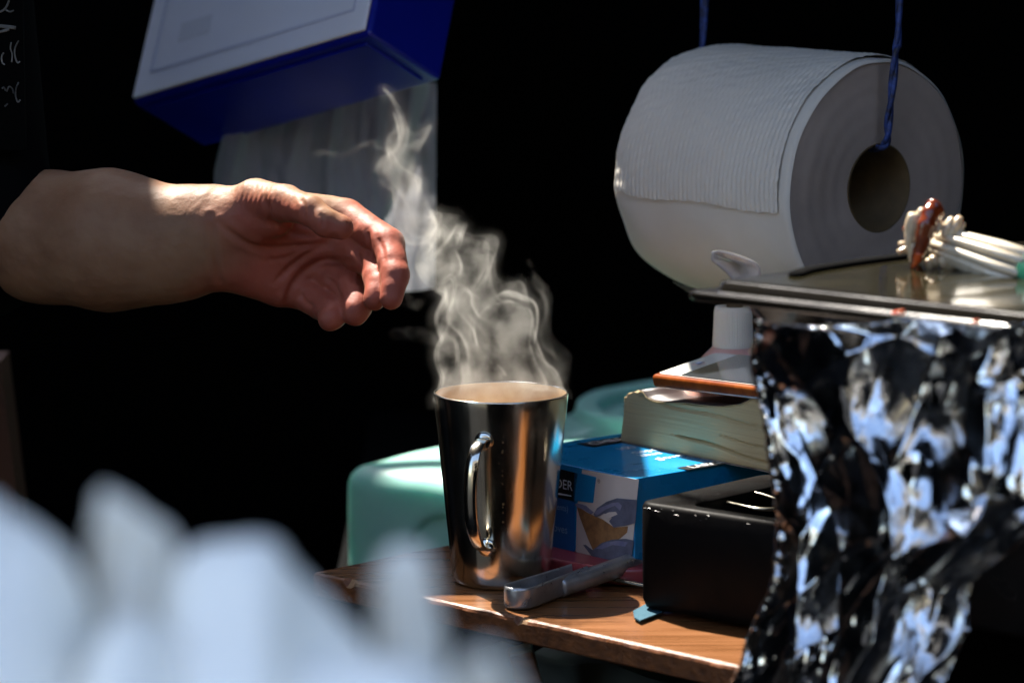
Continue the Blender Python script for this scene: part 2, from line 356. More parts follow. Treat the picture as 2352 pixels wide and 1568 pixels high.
chalk([(14, 212), (20, 200), (28, 206), (30, 216)], 2*PX); chalk([(42, 190), (36, 204), (35, 222), (40, 235), (46, 230)], 2.2*PX); chalk([(10, 246), (17, 239)], 2*PX)
# brown post at the left edge
prism('wooden_post', [W(-60, 830, .45), W(0, 830, .45), W(42, 1175, .45), W(42, 1900, .45), W(-60, 1900, .45)], (0, .05, 0), M['post'])
tag(bpy.data.objects['wooden_post'], 'brown wooden post at the left edge below the arm', 'post')
# ================================================================== TABLE
D1 = dirn(-44.6); D2 = dirn(45.4)
CT = T(720, 1315, 0)
tb = thing('wooden_table', (.1, 0, GZ), 'brown varnished wooden table with the steel mug on it', 'table')
th = .0135
# top with slightly chipped front edge
NE = 160; LEN = .62; DEP = .34
vs = []; 
rows = []
for i in range(NE+1):
    s = i/NE*LEN
    ch = max(0, nz(s, 0, 0, 60, 3))*.0012+(.0022 if nz(s, 0, 0, 45, 9) > .36 else 0)
    p = CT+D1*s
    row = [p+D2*DEP, p+D2*.05, p+D2*(.0025+ch), p+D2*(.0006+ch*.8)-UPZ*(.0008+ch*.8), p-UPZ*(.0025+ch), p-UPZ*th, p+D2*.001-UPZ*(th+.001), p+D2*DEP-UPZ*th]
    rows.append(row)
n = len(rows[0]); fs = []; mi = []
for i in range(NE+1): vs += rows[i]
for i in range(NE):
    for k in range(n-1):
        fs.append((i*n+k, i*n+k+1, (i+1)*n+k+1, (i+1)*n+k)); mi.append(0 if k < 2 else (2 if k in (2, 3) and nz(i/NE*LEN, 0, 0, 45, 9) > .33 else 1))
    fs.append((i*n+n-1, i*n, (i+1)*n, (i+1)*n+n-1)); mi.append(1)
fs.append(tuple(range(n))); mi.append(1); fs.append(tuple(NE*n+k for k in range(n-1, -1, -1))); mi.append(1)
tt = mesh('tabletop', vs, fs, [M['wood'], M['wood_edge'], M['wood_chip']], tb, mi=mi)
tt.data.materials[0] = M['wood']
# legs: folding cross struts
def strut(name, a, b, wd, tk, mat, par):
    a = np.array(a); b = np.array(b); d = b-a; L = np.linalg.norm(d); d /= L
    sd = np.cross(d, fw); sd /= np.linalg.norm(sd); e = np.cross(d, sd)
    return box(name, a-sd*wd/2-e*tk/2, d*L, sd*wd, e*tk, mat, par, .002, 2)
strut('leg', W(1195, 1490, -.02), W(1400, 1810, -.02)+np.array([.1, 0, -.5]), .016, .03, M['wood_edge'], tb)
strut('leg', CT+D1*.04+D2*.3-UPZ*.015, CT+D1*.45+D2*.3+UPZ*GZ, .03, .02, M['wood_edge'], tb)
strut('leg', CT+D1*.58+D2*.3-UPZ*.015, CT+D1*.1+D2*.3+UPZ*GZ, .03, .02, M['wood_edge'], tb)
strut('leg', CT+D1*.58+D2*.05-UPZ*.015, CT+D1*.45+D2*.05+UPZ*GZ, .03, .02, M['wood_edge'], tb)
bpy.context.view_layer.update()
# lower shelf / floor stuff under the table
lt = thing('folded_tarpaulin', T(1420, 1560, -.12), 'grey green folded tarpaulin lying under the table edge', 'tarpaulin')
vs = []; fs = []
p0 = T(1225, 1500, -.07); 
for j in range(13):
    for i in range(41):
        q = p0+D1*(i/40*.34-.02)+D2*(j/12*.25-.03)
        q = q+UPZ*(.006*math.sin(j*2.1+i*.1)+.012*nz(q[0], q[1], 0, 14, 2)-.0+.02*(i/40))
        vs.append(q)
for j in range(12):
    for i in range(40):
        k = j*41+i; fs.append((k, k+1, k+42, k+41))
sheet = mesh('sheet', vs, fs, M['grey_tarp'], lt, True); sm = sheet.modifiers.new('t', 'SOLIDIFY'); sm.thickness = .05; sm.offset = -1
box('crate_lid', W(1440, 1590, .12), D1*.2, D2*.1, UPZ*.05, M['turq'], None, .01)
tag(bpy.data.objects['crate_lid'], 'turquoise plastic lid showing under the table', 'lid')
st = box('storage_bench', (-.125, .42, GZ), (.95, 0, 0), (0, .75, 0), (0, 0, GZ*-1-.091), M['black_cloth'])
tag(st, 'low black cloth covered bench behind the table', 'bench')
ub = box('lower_crate', tuple(T(1225, 1500, -.07)+D1*.0-UPZ*.55), D1*.3, D2*.22, (0, 0, .48), M['black_plastic'])
tag(ub, 'black crate under the table carrying the folded tarpaulin', 'crate')
# ================================================================== MUG
mug = thing('steel_mug', (0, 0, 0), 'tall tapered stainless steel mug of steaming tea', 'mug')
H = .1205; rb = .0305; rtp = .0422
def R(z): return rb+(rtp-rb)*(z/H)
prof = [(0.001, .0012), (rb-.006, .0012), (rb-.004, .0002), (rb-.002, .0006), (rb-.0006, .0022), (R(.004), .0045)]
for i in range(1, 25): z = .0045+(H-.0065-.0045)*i/24; prof.append((R(z)+.00025*math.sin(i*.9)*.3, z))
prof += [(R(H)-.0001, H-.0008), (R(H)-.0002, H), (R(H)-.0010, H+.0002), (R(H)-.0014, H-.0006)]
vv, ff = lathe(prof, (0, 0, 0), 128); mesh('body', vv, ff, M['steel'], mug, True)
prof = [(R(H)-.0014, H-.0006), (R(.11)-.0018, .11), (R(.095)-.0018, .095), (R(.06)-.0018, .06), (R(.01)-.0018, .01), (.001, .008)]
vv, ff = lathe(prof, (0, 0, 0), 96); mesh('inner_wall', vv, ff, M['steel_in'], mug, True)
rs = random.Random(2); parts = []
for k in range(16):      # dried tea drips down the front
    z = .100-.0042*k+rs.uniform(-.001, .001); a = math.radians(-88.5+rs.uniform(-.9, .9)+(rs.uniform(-14, 10) if k % 5 == 4 else 0)); q = np.array([math.cos(a), math.sin(a), 0]); r_ = rs.uniform(.0003, .0009); z += rs.uniform(-.002, .002)
    parts.append(lathe([(r_*.05, .00018), (r_*.7, .00014), (r_, -.0001)], q*R(z)+UPZ*z, 8, q))
vv, ff = join(parts); mesh('dried_drips', vv, ff, M['core'], mug, True)
psi = math.radians(-90-15); er = np.array([math.cos(psi), math.sin(psi), 0]); et = np.array([-er[1], er[0], 0])
pts = [er*(R(.096)-.003)+UPZ*.0965, er*(R(.096)+.006)+UPZ*.0975, er*(R(.09)+.015)+UPZ*.094-et*.001, er*(R(.08)+.0215)+UPZ*.085-et*.002,
       er*(R(.062)+.0245)+UPZ*.066-et*.003, er*(R(.045)+.0235)+UPZ*.047-et*.0025, er*(R(.033)+.0165)+UPZ*.0335-et*.001, er*(R(.028)+.007)+UPZ*.0285, er*(R(.028)-.003)+UPZ*.0285]
hp = smoothpath(pts, 60); rad = [.0034+.0005*math.sin(i/60*math.pi) for i in range(61)]
vv, ff = tube(hp, rad, 18, flat=(.42, 1.12), upv=UPZ); hd = mesh('handle', vv, ff, M['steel'], mug, True)
for z in (.0965, .0285):
    vv, ff = lathe([(0.0005, .0025), (.0048, .0022), (.0058, .001), (.006, -.002)], er*(R(z)-.0002)+UPZ*z, 24, er); mesh('rivet_plate', vv, ff, M['steel'], hd, True)
vv, ff = lathe([(R(.070)-.0022, 0), (.02, .0002), (.0005, .0002)], (0, 0, .070), 64)
te = mesh('tea', vv, ff, M['tea'], None, True); tag(te, 'brown milky tea filling the steel mug', 'tea')
# ================================================================== MAROON TRAY, GLOVE BOX
mt = thing('maroon_tray', T(1330, 1300, 0), 'maroon plastic tray lying under the blue glove box', 'tray')
KB = np.array([.0835, -.0108, .013]); F1 = dirn(131); F2 = dirn(41)
poly = []
c0 = KB+F1*.075+F2*.09; 
for k in range(48):
    a = 2*math.pi*k/48; ca, sa = math.cos(a), math.sin(a)
    q = c0+F1*.100*math.copysign(abs(ca)**.55, ca)+F2*.115*math.copysign(abs(sa)**.55, sa); q[2] = .001; poly.append(q)
prism('dish', poly, UPZ*.0115, M['maroon'], mt, .003)
gb = thing('glove_box', KB, 'bright blue cardboard box of disposable gloves under the book', 'box')
GH = .0545; GL1 = .125; GL2 = .22
body = box('carton', KB, F1*GL1, F2*GL2, UPZ*GH, M['blue_card'], gb, .0008, 2)
n1_ = -F2; 
def onF1(s, h, e=.0003): return KB+F1*s+UPZ*h-F2*e        # end panel that faces left of the camera: s measured from the near corner
def flat(name, pts, mat, e, th_=.0002, parent=gb, fn=onF1, nrm=None):
    P = [fn(a, b, e) for a, b in pts]; nrm = -F2 if nrm is None else nrm
    return prism(name, P, np.array(nrm)*th_, mat, parent)
def pxF1(x, y):
    p = V(x, y, KB, F1); return float((p-KB)@F1), float(p[2]-KB[2])
def pxs(L): return [pxF1(x, y) for x, y in L]
flat('white_panel', pxs([(1338, 1077), (1468, 1101), (1450, 1293), (1323, 1271), (1326, 1170)]), M['card_white'], .0002)
flat('blue_square', pxs([(1322, 1083), (1371, 1095), (1364, 1154), (1318, 1148)]), M['blue_panel'], .0006)
flat('black_panel', pxs([(1262, 1070), (1329, 1086), (1321, 1150), (1255, 1135)]), M['ink'], .0006)
flat('blue_panel', pxs([(1250, 1134), (1321, 1150), (1321, 1272), (1238, 1252)]), M['deep_blue_panel'], .0004)
def ellF(cx, cy, rx, ry, a0=0, a1=360, n=20, rot=0):
    c, s = math.cos(rot), math.sin(rot)
    return [(cx+rx*math.cos(math.radians(a))*c-ry*math.sin(math.radians(a))*s, cy+rx*math.cos(math.radians(a))*s+ry*math.sin(math.radians(a))*c) for a in np.linspace(a0, a1, n, endpoint=False)]
# printed photo: toast triangle and gloved hands
flat('toast_print', pxs([(1326, 1160), (1350, 1176), (1386, 1192), (1412, 1210), (1444, 1208), (1442, 1222), (1425, 1236), (1398, 1248), (1364, 1262), (1352, 1235), (1335, 1190)]), M['toast'], .0006)
flat('crust_print', pxs([(1322, 1158), (1328, 1154), (1348, 1160), (1366, 1176), (1360, 1180), (1340, 1168), (1328, 1164)]), M['glove_light'], .0008)
flat('glove_print', pxs([(1366, 1180), (1374, 1166), (1396, 1151), (1420, 1143), (1440, 1145), (1466, 1147), (1462, 1200), (1440, 1206), (1412, 1210), (1402, 1196), (1408, 1188), (1398, 1180), (1390, 1178), (1380, 1184), (1370, 1186)]), M['glove'], .0009)
flat('glove_print', pxs([(1368, 1176), (1384, 1164), (1408, 1154), (1424, 1152), (1432, 1160), (1428, 1172), (1416, 1160), (1396, 1168), (1376, 1182)]), M['glove_light'], .0012)
flat('gap_print', pxs([(1388, 1182), (1402, 1175), (1418, 1174), (1422, 1180), (1408, 1186), (1402, 1190)]), M['card_white'], .0013)
flat('glove_print', pxs([(1342, 1250), (1348, 1250), (1358, 1258), (1364, 1262), (1384, 1246), (1408, 1238), (1440, 1236), (1458, 1240), (1452, 1296), (1380, 1286), (1362, 1276)]), M['glove'], .0009)
flat('glove_print', pxs([(1372, 1258), (1396, 1244), (1424, 1240), (1446, 1244), (1440, 1254), (1410, 1250), (1386, 1260)]), M['glove_light'], .0012)
def text(body_, size, o, ex, ey, mat, parent, name='lettering', th_=.00015, sx=1.0):
    cu = bpy.data.curves.new('t', 'FONT'); cu.body = body_; cu.size = size; cu.resolution_u = 3
    ob = bpy.data.objects.new('t', cu); COL.objects.link(ob)
    bpy.context.view_layer.update(); dg = bpy.context.evaluated_depsgraph_get()
    me = bpy.data.meshes.new_from_object(ob.evaluated_get(dg)); 
    vs = [np.array(o)+np.array(ex)*v.co.x*sx+np.array(ey)*v.co.y for v in me.vertices]; fs = [tuple(p.vertices) for p in me.polygons]
    bpy.data.objects.remove(ob); bpy.data.curves.remove(cu); bpy.data.meshes.remove(me)
    return mesh(name, vs, fs, mat, parent)
# end-panel lettering reads left to right for the camera: x axis = -F1
def tF1(txt, xr, yb, size, mat, e=.0011):     # right-aligned at pixel xr
    s, h = pxF1(xr, yb); o = onF1(s, h, e)
    tmp = text(txt, size, (0, 0, 0), (1, 0, 0), (0, 0, 1), mat, None); wd = max(v.co.x for v in tmp.data.vertices)-min(v.co.x for v in tmp.data.vertices)
    bpy.data.objects.remove(tmp)
    return text(txt, size, o+F1*wd, -F1, UPZ, mat, gb)
tF1('ORDER', 1317, 1126, .0088, M['white_ink']); flat('underline', pxs([(1268, 1127), (1315, 1137), (1315, 1139), (1268, 1132)]), M['white_ink'], .001)
tF1('contents)', 1307, 1174, .0056, M['grey_ink']); tF1('gloves', 1306, 1225, .0074, M['grey_ink'])
s, h = pxF1(1377, 1104); text('®', .0035, onF1(s+.0013, h-.0013, .0006), -F1, UPZ, M['ink'], gb)
# top: strips and lettering; x axis = F2 (away to the right), y axis = F1
TOPZ = KB[2]+GH+.0004
def topp(x, y): q = T(x, y, TOPZ); return q
def tstrip(pts, mat, e=0): P = [topp(x, y)+UPZ*e for x, y in pts]; return prism('printed_strip', P, UPZ*.0002, mat, gb)
def tstripL(a, b_, c_, mat):  # start, length along F2, width along F1
    return prism('printed_strip', [a, a+F2*b_, a+F2*b_+F1*c_, a+F1*c_], UPZ*.0002, mat, gb)
a = topp(1362, 1026); a[2] = TOPZ
tstripL(a, .085, .016, M['ink']); text('CHEFS ORDER', .0125, a+F2*.004+F1*.004+UPZ*.0004, F2, F1, M['white_ink'], gb)
a = topp(1580, 1079); a[2] = TOPZ
tstripL(a, .046, .010, M['ink']); text('LARGE', .0105, a+F2*.006+F1*.0017+UPZ*.0004, F2, F1, M['white_ink'], gb)
for i, tx in enumerate(('100', 'disposable', 'blue', 'gloves')):
    a = topp(1424+[0, 33, 53, 88][i], [1034, 1042, 1048, 1056][i]); a[2] = TOPZ
    text(tx, .0108, a, F2, F1, M['white_ink'], gb)
flat('black_strip', [(0, 0), (1, 0), (1, 1), (0, 1)], M['ink'], 0, parent=gb, fn=lambda s, h, e: KB+F2*(.048+s*.15)+UPZ*(.0+h*.0395)-F1*.0003, nrm=-F1)
# ================================================================== BOOK, PHONE, BOTTLE
BZ = KB[2]+GH+.0012
B0 = T(1427, 1012, BZ); B1 = T(1757, 1079, BZ); db = B1-B0; db[2] = 0; BL = np.linalg.norm(db)*1.35; db /= np.linalg.norm(db); nb = np.array([-db[1], db[0], 0])
topo = [(1438, 912), (1441, 903), (1452, 900), (1478, 899), (1486, 912), (1502, 921), (1530, 925), (1560, 926), (1600, 932), (1660, 934), (1700, 929), (1722, 920), (1736, 905), (1790, 900), (1880, 910)]
ts = []
for x, y in topo:
    q = V(x, y, B0, db); ts.append(((q-B0)@db, q[2]-BZ))
ts = np.array(ts); BL = ts[-1, 0]
def btop(s): return float(np.interp(s, ts[:, 0], ts[:, 1]))
def bleft(h): return .0042*min(1, h/.03)-.001+.0006*math.sin(h*120)
bk = thing('paperback_book', B0+db*.05+nb*.05, 'thick worn paperback with curled pages lying on the blue box', 'book')
NX, NH = 150, 44; BD = .10
def crack(s, h):
    d = 0
    for (s0, hs0, s1, hs1, wv, dep) in ((.045, .0125, .115, .0065, .0007, .004), (.088, .0165, .12, .0150, .0004, .003), (.01, .0315, .12, .0275, .0005, .002), (.03, .0298, .11, .0262, .0003, .0012)):
        if s > s0:
            hc = hs0+(hs1-hs0)*(s-s0)/(s1-s0)+.0008*math.sin(s*90); ww = wv*min(1, (s-s0)/.02)
            d += dep*math.exp(-((h-hc)/max(ww, .0001))**2)*min(1, (s-s0)/.01)
    return d
vs = []; fs = []
for i in range(NX+1):
    s = bleft(.02)+(BL-.003)*i/NX
    for j in range(NH+1):
        h = btop(s)*j/NH; fold = max(0, 1-abs(s-.03)/.12)*(j/NH)**6
        sl_ = s+(bleft(h)-bleft(.02))*max(0, 1-i/12)
        dd = crack(s, h)+.0003*nz(0, 0, h, 900, 2+i*.004)
        vs.append(B0+db*sl_+nb*dd+UPZ*h)
for i in range(NX):
    for j in range(NH):
        k = i*(NH+1)+j; fs.append((k, k+NH+1, k+NH+2, k+1))
b0 = len(vs)
for i in range(NX+1):
    s = bleft(.02)+(BL-.003)*i/NX
    vs.append(B0+db*s+nb*BD); vs.append(B0+db*s+nb*BD+UPZ*btop(s))
for i in range(NX):
    k = i*(NH+1); q = b0+2*i
    fs.append((k+NH, k+NH+1+NH, q+3, q+1)); fs.append((k, q, q+2, k+NH+1)); fs.append((q, q+1, q+3, q+2))
fs.append(tuple([j for j in range(NH+1)]+[b0+1, b0])); fs.append(tuple([NX*(NH+1)+j for j in range(NH, -1, -1)]+[b0+2*NX, b0+2*NX+1]))
pg = mesh('pages', vs, fs, M['page'], bk)
pg.data.polygons.foreach_set('use_smooth', [i < NX*NH for i in range(len(pg.data.polygons))])
# cover: wavy sheet on top + bottom sheet
def bsheet(name, s0, s1, off, mat, wav, front, n=70, d1=BD):
    vs = []; fs = []
    for i in range(n+1):
        s = s0+(s1-s0)*i/n
        z = btop(s)+off+wav*max(0, math.sin(s*95+1.0))*(.5+.5*math.sin(s*41))
        for q, dd in enumerate((-front, .02, d1)):
            vs.append(B0+db*s+nb*dd+UPZ*(z if q < 2 else btop(s)+off))
    for i in range(n):
        for q in (0, 1): k = i*3+q; fs.append((k, k+3, k+4, k+1))
    o = mesh(name, vs, fs, mat, bk, True); mm = o.modifiers.new('t', 'SOLIDIFY'); mm.thickness = .0003; return o
bsheet('cover', .018, BL-.006, .0008, M['cover_dark'], .0012, .0006)
bsheet('loose_page', .016, BL-.004, .0003, M['page'], .0016, .0010)
box('back_cover', B0-UPZ*.0010+db*.001-nb*.0006, db*(BL-.002), nb*(BD+.001), UPZ*.0009, M['cover'], bk)
# phone
PZ0 = BZ+btop(.06)+.0040
pd = db
ph = thing('phone', V(1600, 880, B0, db)+nb*.03, 'white smartphone in an orange case lying on the book', 'phone')
A0 = V(1502, 905, B0-nb*.002, db); A1 = V(1735, 935, B0-nb*.002, db)
pdv = (A1-A0); pdv /= np.linalg.norm(pdv); pn = np.array([-db[1], db[0], .0]); pn = pn-pdv*(pn@pdv); pn /= np.linalg.norm(pn); pu = np.cross(pdv, pn)
if pu[2] < 0: pu = -pu
A0 = V(1498, 890, B0-nb*.004, db)
# tilt the back edge up so that the screen shows
ti = math.radians(9); pn2 = pn*math.cos(ti)+pu*math.sin(ti); pu2 = np.cross(pdv, pn2); pu2 = pu2 if pu2[2] > 0 else -pu2
PLN, PWD, PTH = .118, .060, .0088
case = box('case', A0, pdv*PLN, pn2*PWD, pu2*PTH, M['orange'], ph, .0028, 4)
fo = A0+pu2*(PTH-.0001)
def phpoly(s0, s1, t0, t1, mat, name, e, r=.003):
    c = []
    for (cx, cy_, a) in ((s1-r, t1-r, 0), (s0+r, t1-r, 90), (s0+r, t0+r, 180), (s1-r, t0+r, 270)):
        for k in range(5): aa = math.radians(a+k*22.5); c.append(fo+pdv*(cx+r*math.cos(aa))+pn2*(cy_+r*math.sin(aa))+pu2*e)
    return prism(name, c, pu2*.0004, mat, ph)
phpoly(.0035, PLN-.0035, .0035, PWD-.0035, M['phone_white'], 'front_glass', .0001)
phpoly(.025, PLN-.016, .0042, PWD-.0042, M['screen'], 'screen', .0007, .0006)
vv, ff = lathe([(.0005, 0), (.0042, 0), (.0046, .0003), (.0048, 0.0001)], fo+pdv*.0145+pn2*PWD*.5+pu2*.0006, 24, pu2); mesh('home_button', vv, ff, M['card_white'], ph, True)
phpoly(.0128, .0162, PWD*.5-.0018, PWD*.5+.0018, M['disp_line'], 'button_mark', .0012, .0004)
# bottle behind
bt = thing('squeeze_bottle', (0, 0, 0), 'pink squeeze bottle with a ribbed cream cap behind the phone', 'bottle')
bc = W(1683, 830, .13); bt.location = (bc[0], bc[1], 0)
pxm = (2.40)/FPX
zc = W(1683, 795, .13)[2]; ztop = W(1683, 703, .13)[2]; rc = 46*pxm
cen = np.array([bc[0], bc[1], 0])
prof = [(rc*2.9, .0), (rc*2.9, zc-.045), (rc*2.75, zc-.030), (rc*1.9, zc-.012), (rc*1.25, zc-.003), (rc*1.02, zc), (rc*.95, zc+.001)]
vv, ff = lathe(prof, cen, 48); mesh('bottle_body', vv, ff, M['pinkish'], bt, True)
vs = []; fs = []; n = 96
for (rr, zz) in ((rc*1.04, zc), (rc*1.03, zc+.004), (rc*1.0, zc+.012), (rc*.97, ztop-.003), (rc*.90, ztop), (rc*.55, ztop), (rc*.5, ztop-.004), (.0004, ztop-.004)):
    for k in range(n):
        g = (.00045 if k % 2 else 0) if zc+.003 < zz < ztop-.001 else 0
        a = 2*math.pi*k/n; vs.append(cen+np.array([math.cos(a)*(rr-g), math.sin(a)*(rr-g), zz]))
for i in range(7):
    for k in range(n): fs.append((i*n+k, i*n+(k+1) % n, (i+1)*n+(k+1) % n, (i+1)*n+k))
cp = mesh('cap', vs, fs, M['cap'], bt)
vv, ff = lathe([(rc*.42, -.004), (rc*.42, .004), (rc*.3, .0065), (.0003, .0068)], cen+UPZ*ztop+rt*.001, 24); mesh('nozzle', vv, ff, M['core'], cp, True)
# ================================================================== BLACK BOX
bb = thing('black_caddy', T(1600, 1420, 0), 'black plastic box with a recessed top and wire clip on the table', 'box')
E1 = dirn(-39); E2 = dirn(48); KB2 = np.array([.0818, -.0915, .003]); hb = .066; L1, L2 = .16, .125
# shell as plan outline with rounded corners, rim and recess
def rrect(o, a, b, la, lb, r, inset=0, n=6):
    out = []
    for (ca, cb_, ang) in ((la-r, lb-r, 0), (r, lb-r, 90), (r, r, 180), (la-r, r, 270)):
        for k in range(n): t_ = math.radians(ang+90*k/(n-1)); rr = r-inset; out.append(o+a*(ca+rr*math.cos(t_))+b*(cb_+rr*math.sin(t_)))
    return out
rings = []
for (ins, z) in ((.006, 0.0), (.002, .0015), (0, .006), (-.0006, hb*.6), (-.0006, hb-.003), (.0008, hb-.0006), (.003, hb)): rings.append([q+UPZ*z for q in rrect(KB2, E1, E2, L1, L2, .010, ins)])
inn = KB2+E1*.030+E2*.012
for z in (hb, hb-.0012, hb-.020): 
    rings.append([q+UPZ*z for q in rrect(KB2+E1*.030+E2*.010, E1, E2, L1-.040, L2-.034, .010, .0 if z == hb else .0006)])
n = len(rings[0]); vs = [q for r_ in rings for q in r_]; fs = []
for i in range(len(rings)-1):
    for k in range(n): fs.append((i*n+k, i*n+(k+1) % n, (i+1)*n+(k+1) % n, (i+1)*n+k))
fs.append(tuple(range(n-1, -1, -1))); fs.append(tuple((len(rings)-1)*n+k for k in range(n)))
mesh('shell', vs, fs, M['black_plastic'], bb, True)
rs = random.Random(9)
for k in range(14):      # scuffs along the front top edge
    p = KB2+E1*rs.uniform(.006, .09)+UPZ*(hb-rs.uniform(.001, .006))-E2*.0008; l_ = rs.uniform(.0006, .0022)
    vv, ff = tube([p-E1*l_, p, p+E1*l_+UPZ*rs.uniform(-.0006, .0006)], [.0001, rs.uniform(.0001, .0003), .0001], 6); mesh('scuff', vv, ff, M['tray_dark'], bb)
bevm = None
wp = [T(1666, 1163, .05), T(1668, 1143, .064), T(1680, 1137, .066), T(1730, 1131, .067), T(1790, 1150, .066), T(1800, 1166, .066), T(1740, 1168, .066), T(1690, 1158, .066), T(1668, 1155, .064), T(1664, 1172, .05)]
vv, ff = tube(smoothpath(wp, 50), .0011, 8); mesh('wire_clip', vv, ff, M['wire'], bb, True)
fl = thing('teal_cloth', T(1470, 1425, 0), 'small teal cloth scrap poking out below the black box', 'cloth')
q0 = T(1453, 1410, 0)
prism('cloth_fold', [T(1454, 1405, .002), T(1457, 1420, .002), T(1470, 1427, .002), T(1498, 1416, .002), T(1540, 1400, .002), T(1500, 1380, .002)], UPZ*.0009, M['cloth_blue'], fl)
# ================================================================== STEEL UTENSILS
tg = thing('steel_tongs', T(1280, 1360, 0), 'grey steel tongs handle lying in front of the mug', 'tongs')
cA = T(1196, 1392, .001); cB = T(1330, 1345, .001); ax_ = cB-cA; Lc = np.linalg.norm(ax_); ax_ /= Lc; sd_ = np.array([-ax_[1], ax_[0], 0])
path = []
rw = .0085
for q in np.linspace(0, 1, 12): path.append(cB-ax_*Lc*q-sd_*rw*(.6+.4*q))
for k in range(1, 12): a = math.pi*k/12; path.append(cA-sd_*rw*math.cos(a)-ax_*rw*math.sin(a)*1.05)
for q in np.linspace(0, 1, 12): path.append(cA+ax_*Lc*q+sd_*rw*(1-.4*q))
vs = []; fs = []; HT = .0135
for i, p in enumerate(path):
    tn = path[min(i+1, len(path)-1)]-path[max(i-1, 0)]; tn /= np.linalg.norm(tn); ns = np.array([tn[1], -tn[0], 0])
    for (o1, z) in ((-.0012, .0012), (0, .0), (.0004, .001), (.0005, HT*.5), (.0002, HT-.001), (-.0004, HT), (-.0014, HT-.0003), (-.0016, HT-.002), (-.0016, .002)):
        vs.append(p+ns*o1+UPZ*z)
n = 9
for i in range(len(path)-1):
    for k in range(n): fs.append((i*n+k, i*n+(k+1) % n, (i+1)*n+(k+1) % n, (i+1)*n+k))
mesh('loop_end', vs, fs, M['grey_steel'], tg, True)
prism('channel_floor', [p+UPZ*.002 for p in path], UPZ*.001, M['grey_steel'], tg)
hpts = smoothpath([T(1285, 1348, .0065), T(1330, 1334, .0085), T(1390, 1313, .011), T(1450, 1292, .013), T(1530, 1262, .015)], 30)
vv, ff = tube(hpts, [.0066]*3+[.0062]*28, 20, flat=(1, .95)); mesh('handle', vv, ff, M['grey_steel'], tg, True)
sp = thing('dark_spoon', T(1420, 1330, 0), 'thin dark spoon handle lying behind the steel tongs', 'spoon')
vv, ff = tube(smoothpath([T(1372, 1322, .003), T(1400, 1328, .0045), T(1440, 1336, .0045), T(1520, 1352, .004)], 24), [.0016+.0016*min(1, i/8) for i in range(25)], 12, flat=(.5, 1)); mesh('spoon_handle', vv, ff, M['wire'], sp, True)
# ================================================================== WATER CONTAINER
LY = .44
Lc_ = W(778, 1072, LY); zt = Lc_[2]; A_ = dirn(-36); B_ = dirn(54)
Lc_ = np.array([Lc_[0], Lc_[1], -.09]); wc = thing('water_container', Lc_, 'turquoise plastic water container standing behind the mug', 'water container')
WA, WB, WH = .21, .46, zt+.09+.002
# ================================================================== PAPER ROLL ON CORD
C0 = W(2018, 432, .13)
Rr = 300/FPX*2.40
ad = dirn(180-49)           # axis direction, from near end (right) to far end (left)
RL = .170
pr = thing('paper_roll', C0-UPZ*Rr, 'big white paper towel roll hung on a dark blue cord', 'paper roll')
e1 = UPZ; e2 = np.cross(ad, e1)
NR = 170; NA = 160
vs = []; fs = []
for i in range(NR+1):
    h = RL*i/NR
    for k in range(NA):
        a = 2*math.pi*k/NA; r = Rr
        # embossed rings on the outer sheet
        tex = .00045*math.sin(h*2*math.pi/.0042)
        ew = .006*max(0, (h-RL*.80)/(RL*.20))**2*(1+.6*nz(math.cos(a), math.sin(a), 0, 2.5, 5))    # crushed far end
        d_ = min(h, RL-h); rd = .004; er_ = 0
        if d_ < rd: er_ = (rd-math.sqrt(rd*rd-(rd-d_)**2))*.6
        # dent lines
        den = .0007*nz(a*2, h*30, 0, 1.5, 2)+.0010*nz(a*1.2-h*12, h*8, 0, 2.0, 7)
        vs.append(C0+ad*h+(e1*math.cos(a)+e2*math.sin(a))*(r+den-er_-ew-.0006))
for i in range(NR):
    for k in range(NA): fs.append((i*NA+k, i*NA+(k+1) % NA, (i+1)*NA+(k+1) % NA, (i+1)*NA+k))
mesh('wound_paper', vs, fs, M['roll'], pr, True)
# outer embossed sheet with its loose end
vs = []; fs = []
sgn = 1 if (e2@rt) < 0 else -1      # side facing left/camera
a_end = None
NA2 = 300; NR2 = 340
import itertools
side = -1 if (e2@(-fw)) < 0 else 1
for i in range(NR2+1):
    h = RL*(.045+.93*i/NR2)
    for k in range(NA2+1):
        a = side*math.radians(-200+(200+97+ (.7*math.sin(i*.03)+.25*math.sin(i*.21)))*k/NA2)
        lift = .0012+.0020*max(0, (k/NA2-.93)/.07)**2*0+.0004
        tex = .00050*math.sin(h*2*math.pi/.0042)*(.62+.45*math.sin(a*62+h*300))
        wr = .0012*nz(a*1.6+h*14, h*6, 0, 2.2, 7)+.0005*nz(a*9, h*40, 0, 2, 3)
        ew = .006*max(0, (h-RL*.80)/(RL*.20))**2*(1+.6*nz(math.cos(a), math.sin(a), 0, 2.5, 5))
        vs.append(C0+ad*h+(e1*math.cos(a)+e2*math.sin(a))*(Rr+lift+tex+wr-ew))
for i in range(NR2):
    for k in range(NA2): q = i*(NA2+1)+k; fs.append((q, q+1, q+NA2+2, q+NA2+1))
ou = mesh('outer_sheet', vs, fs, M['roll'], pr, True)
rh = Rr*.345
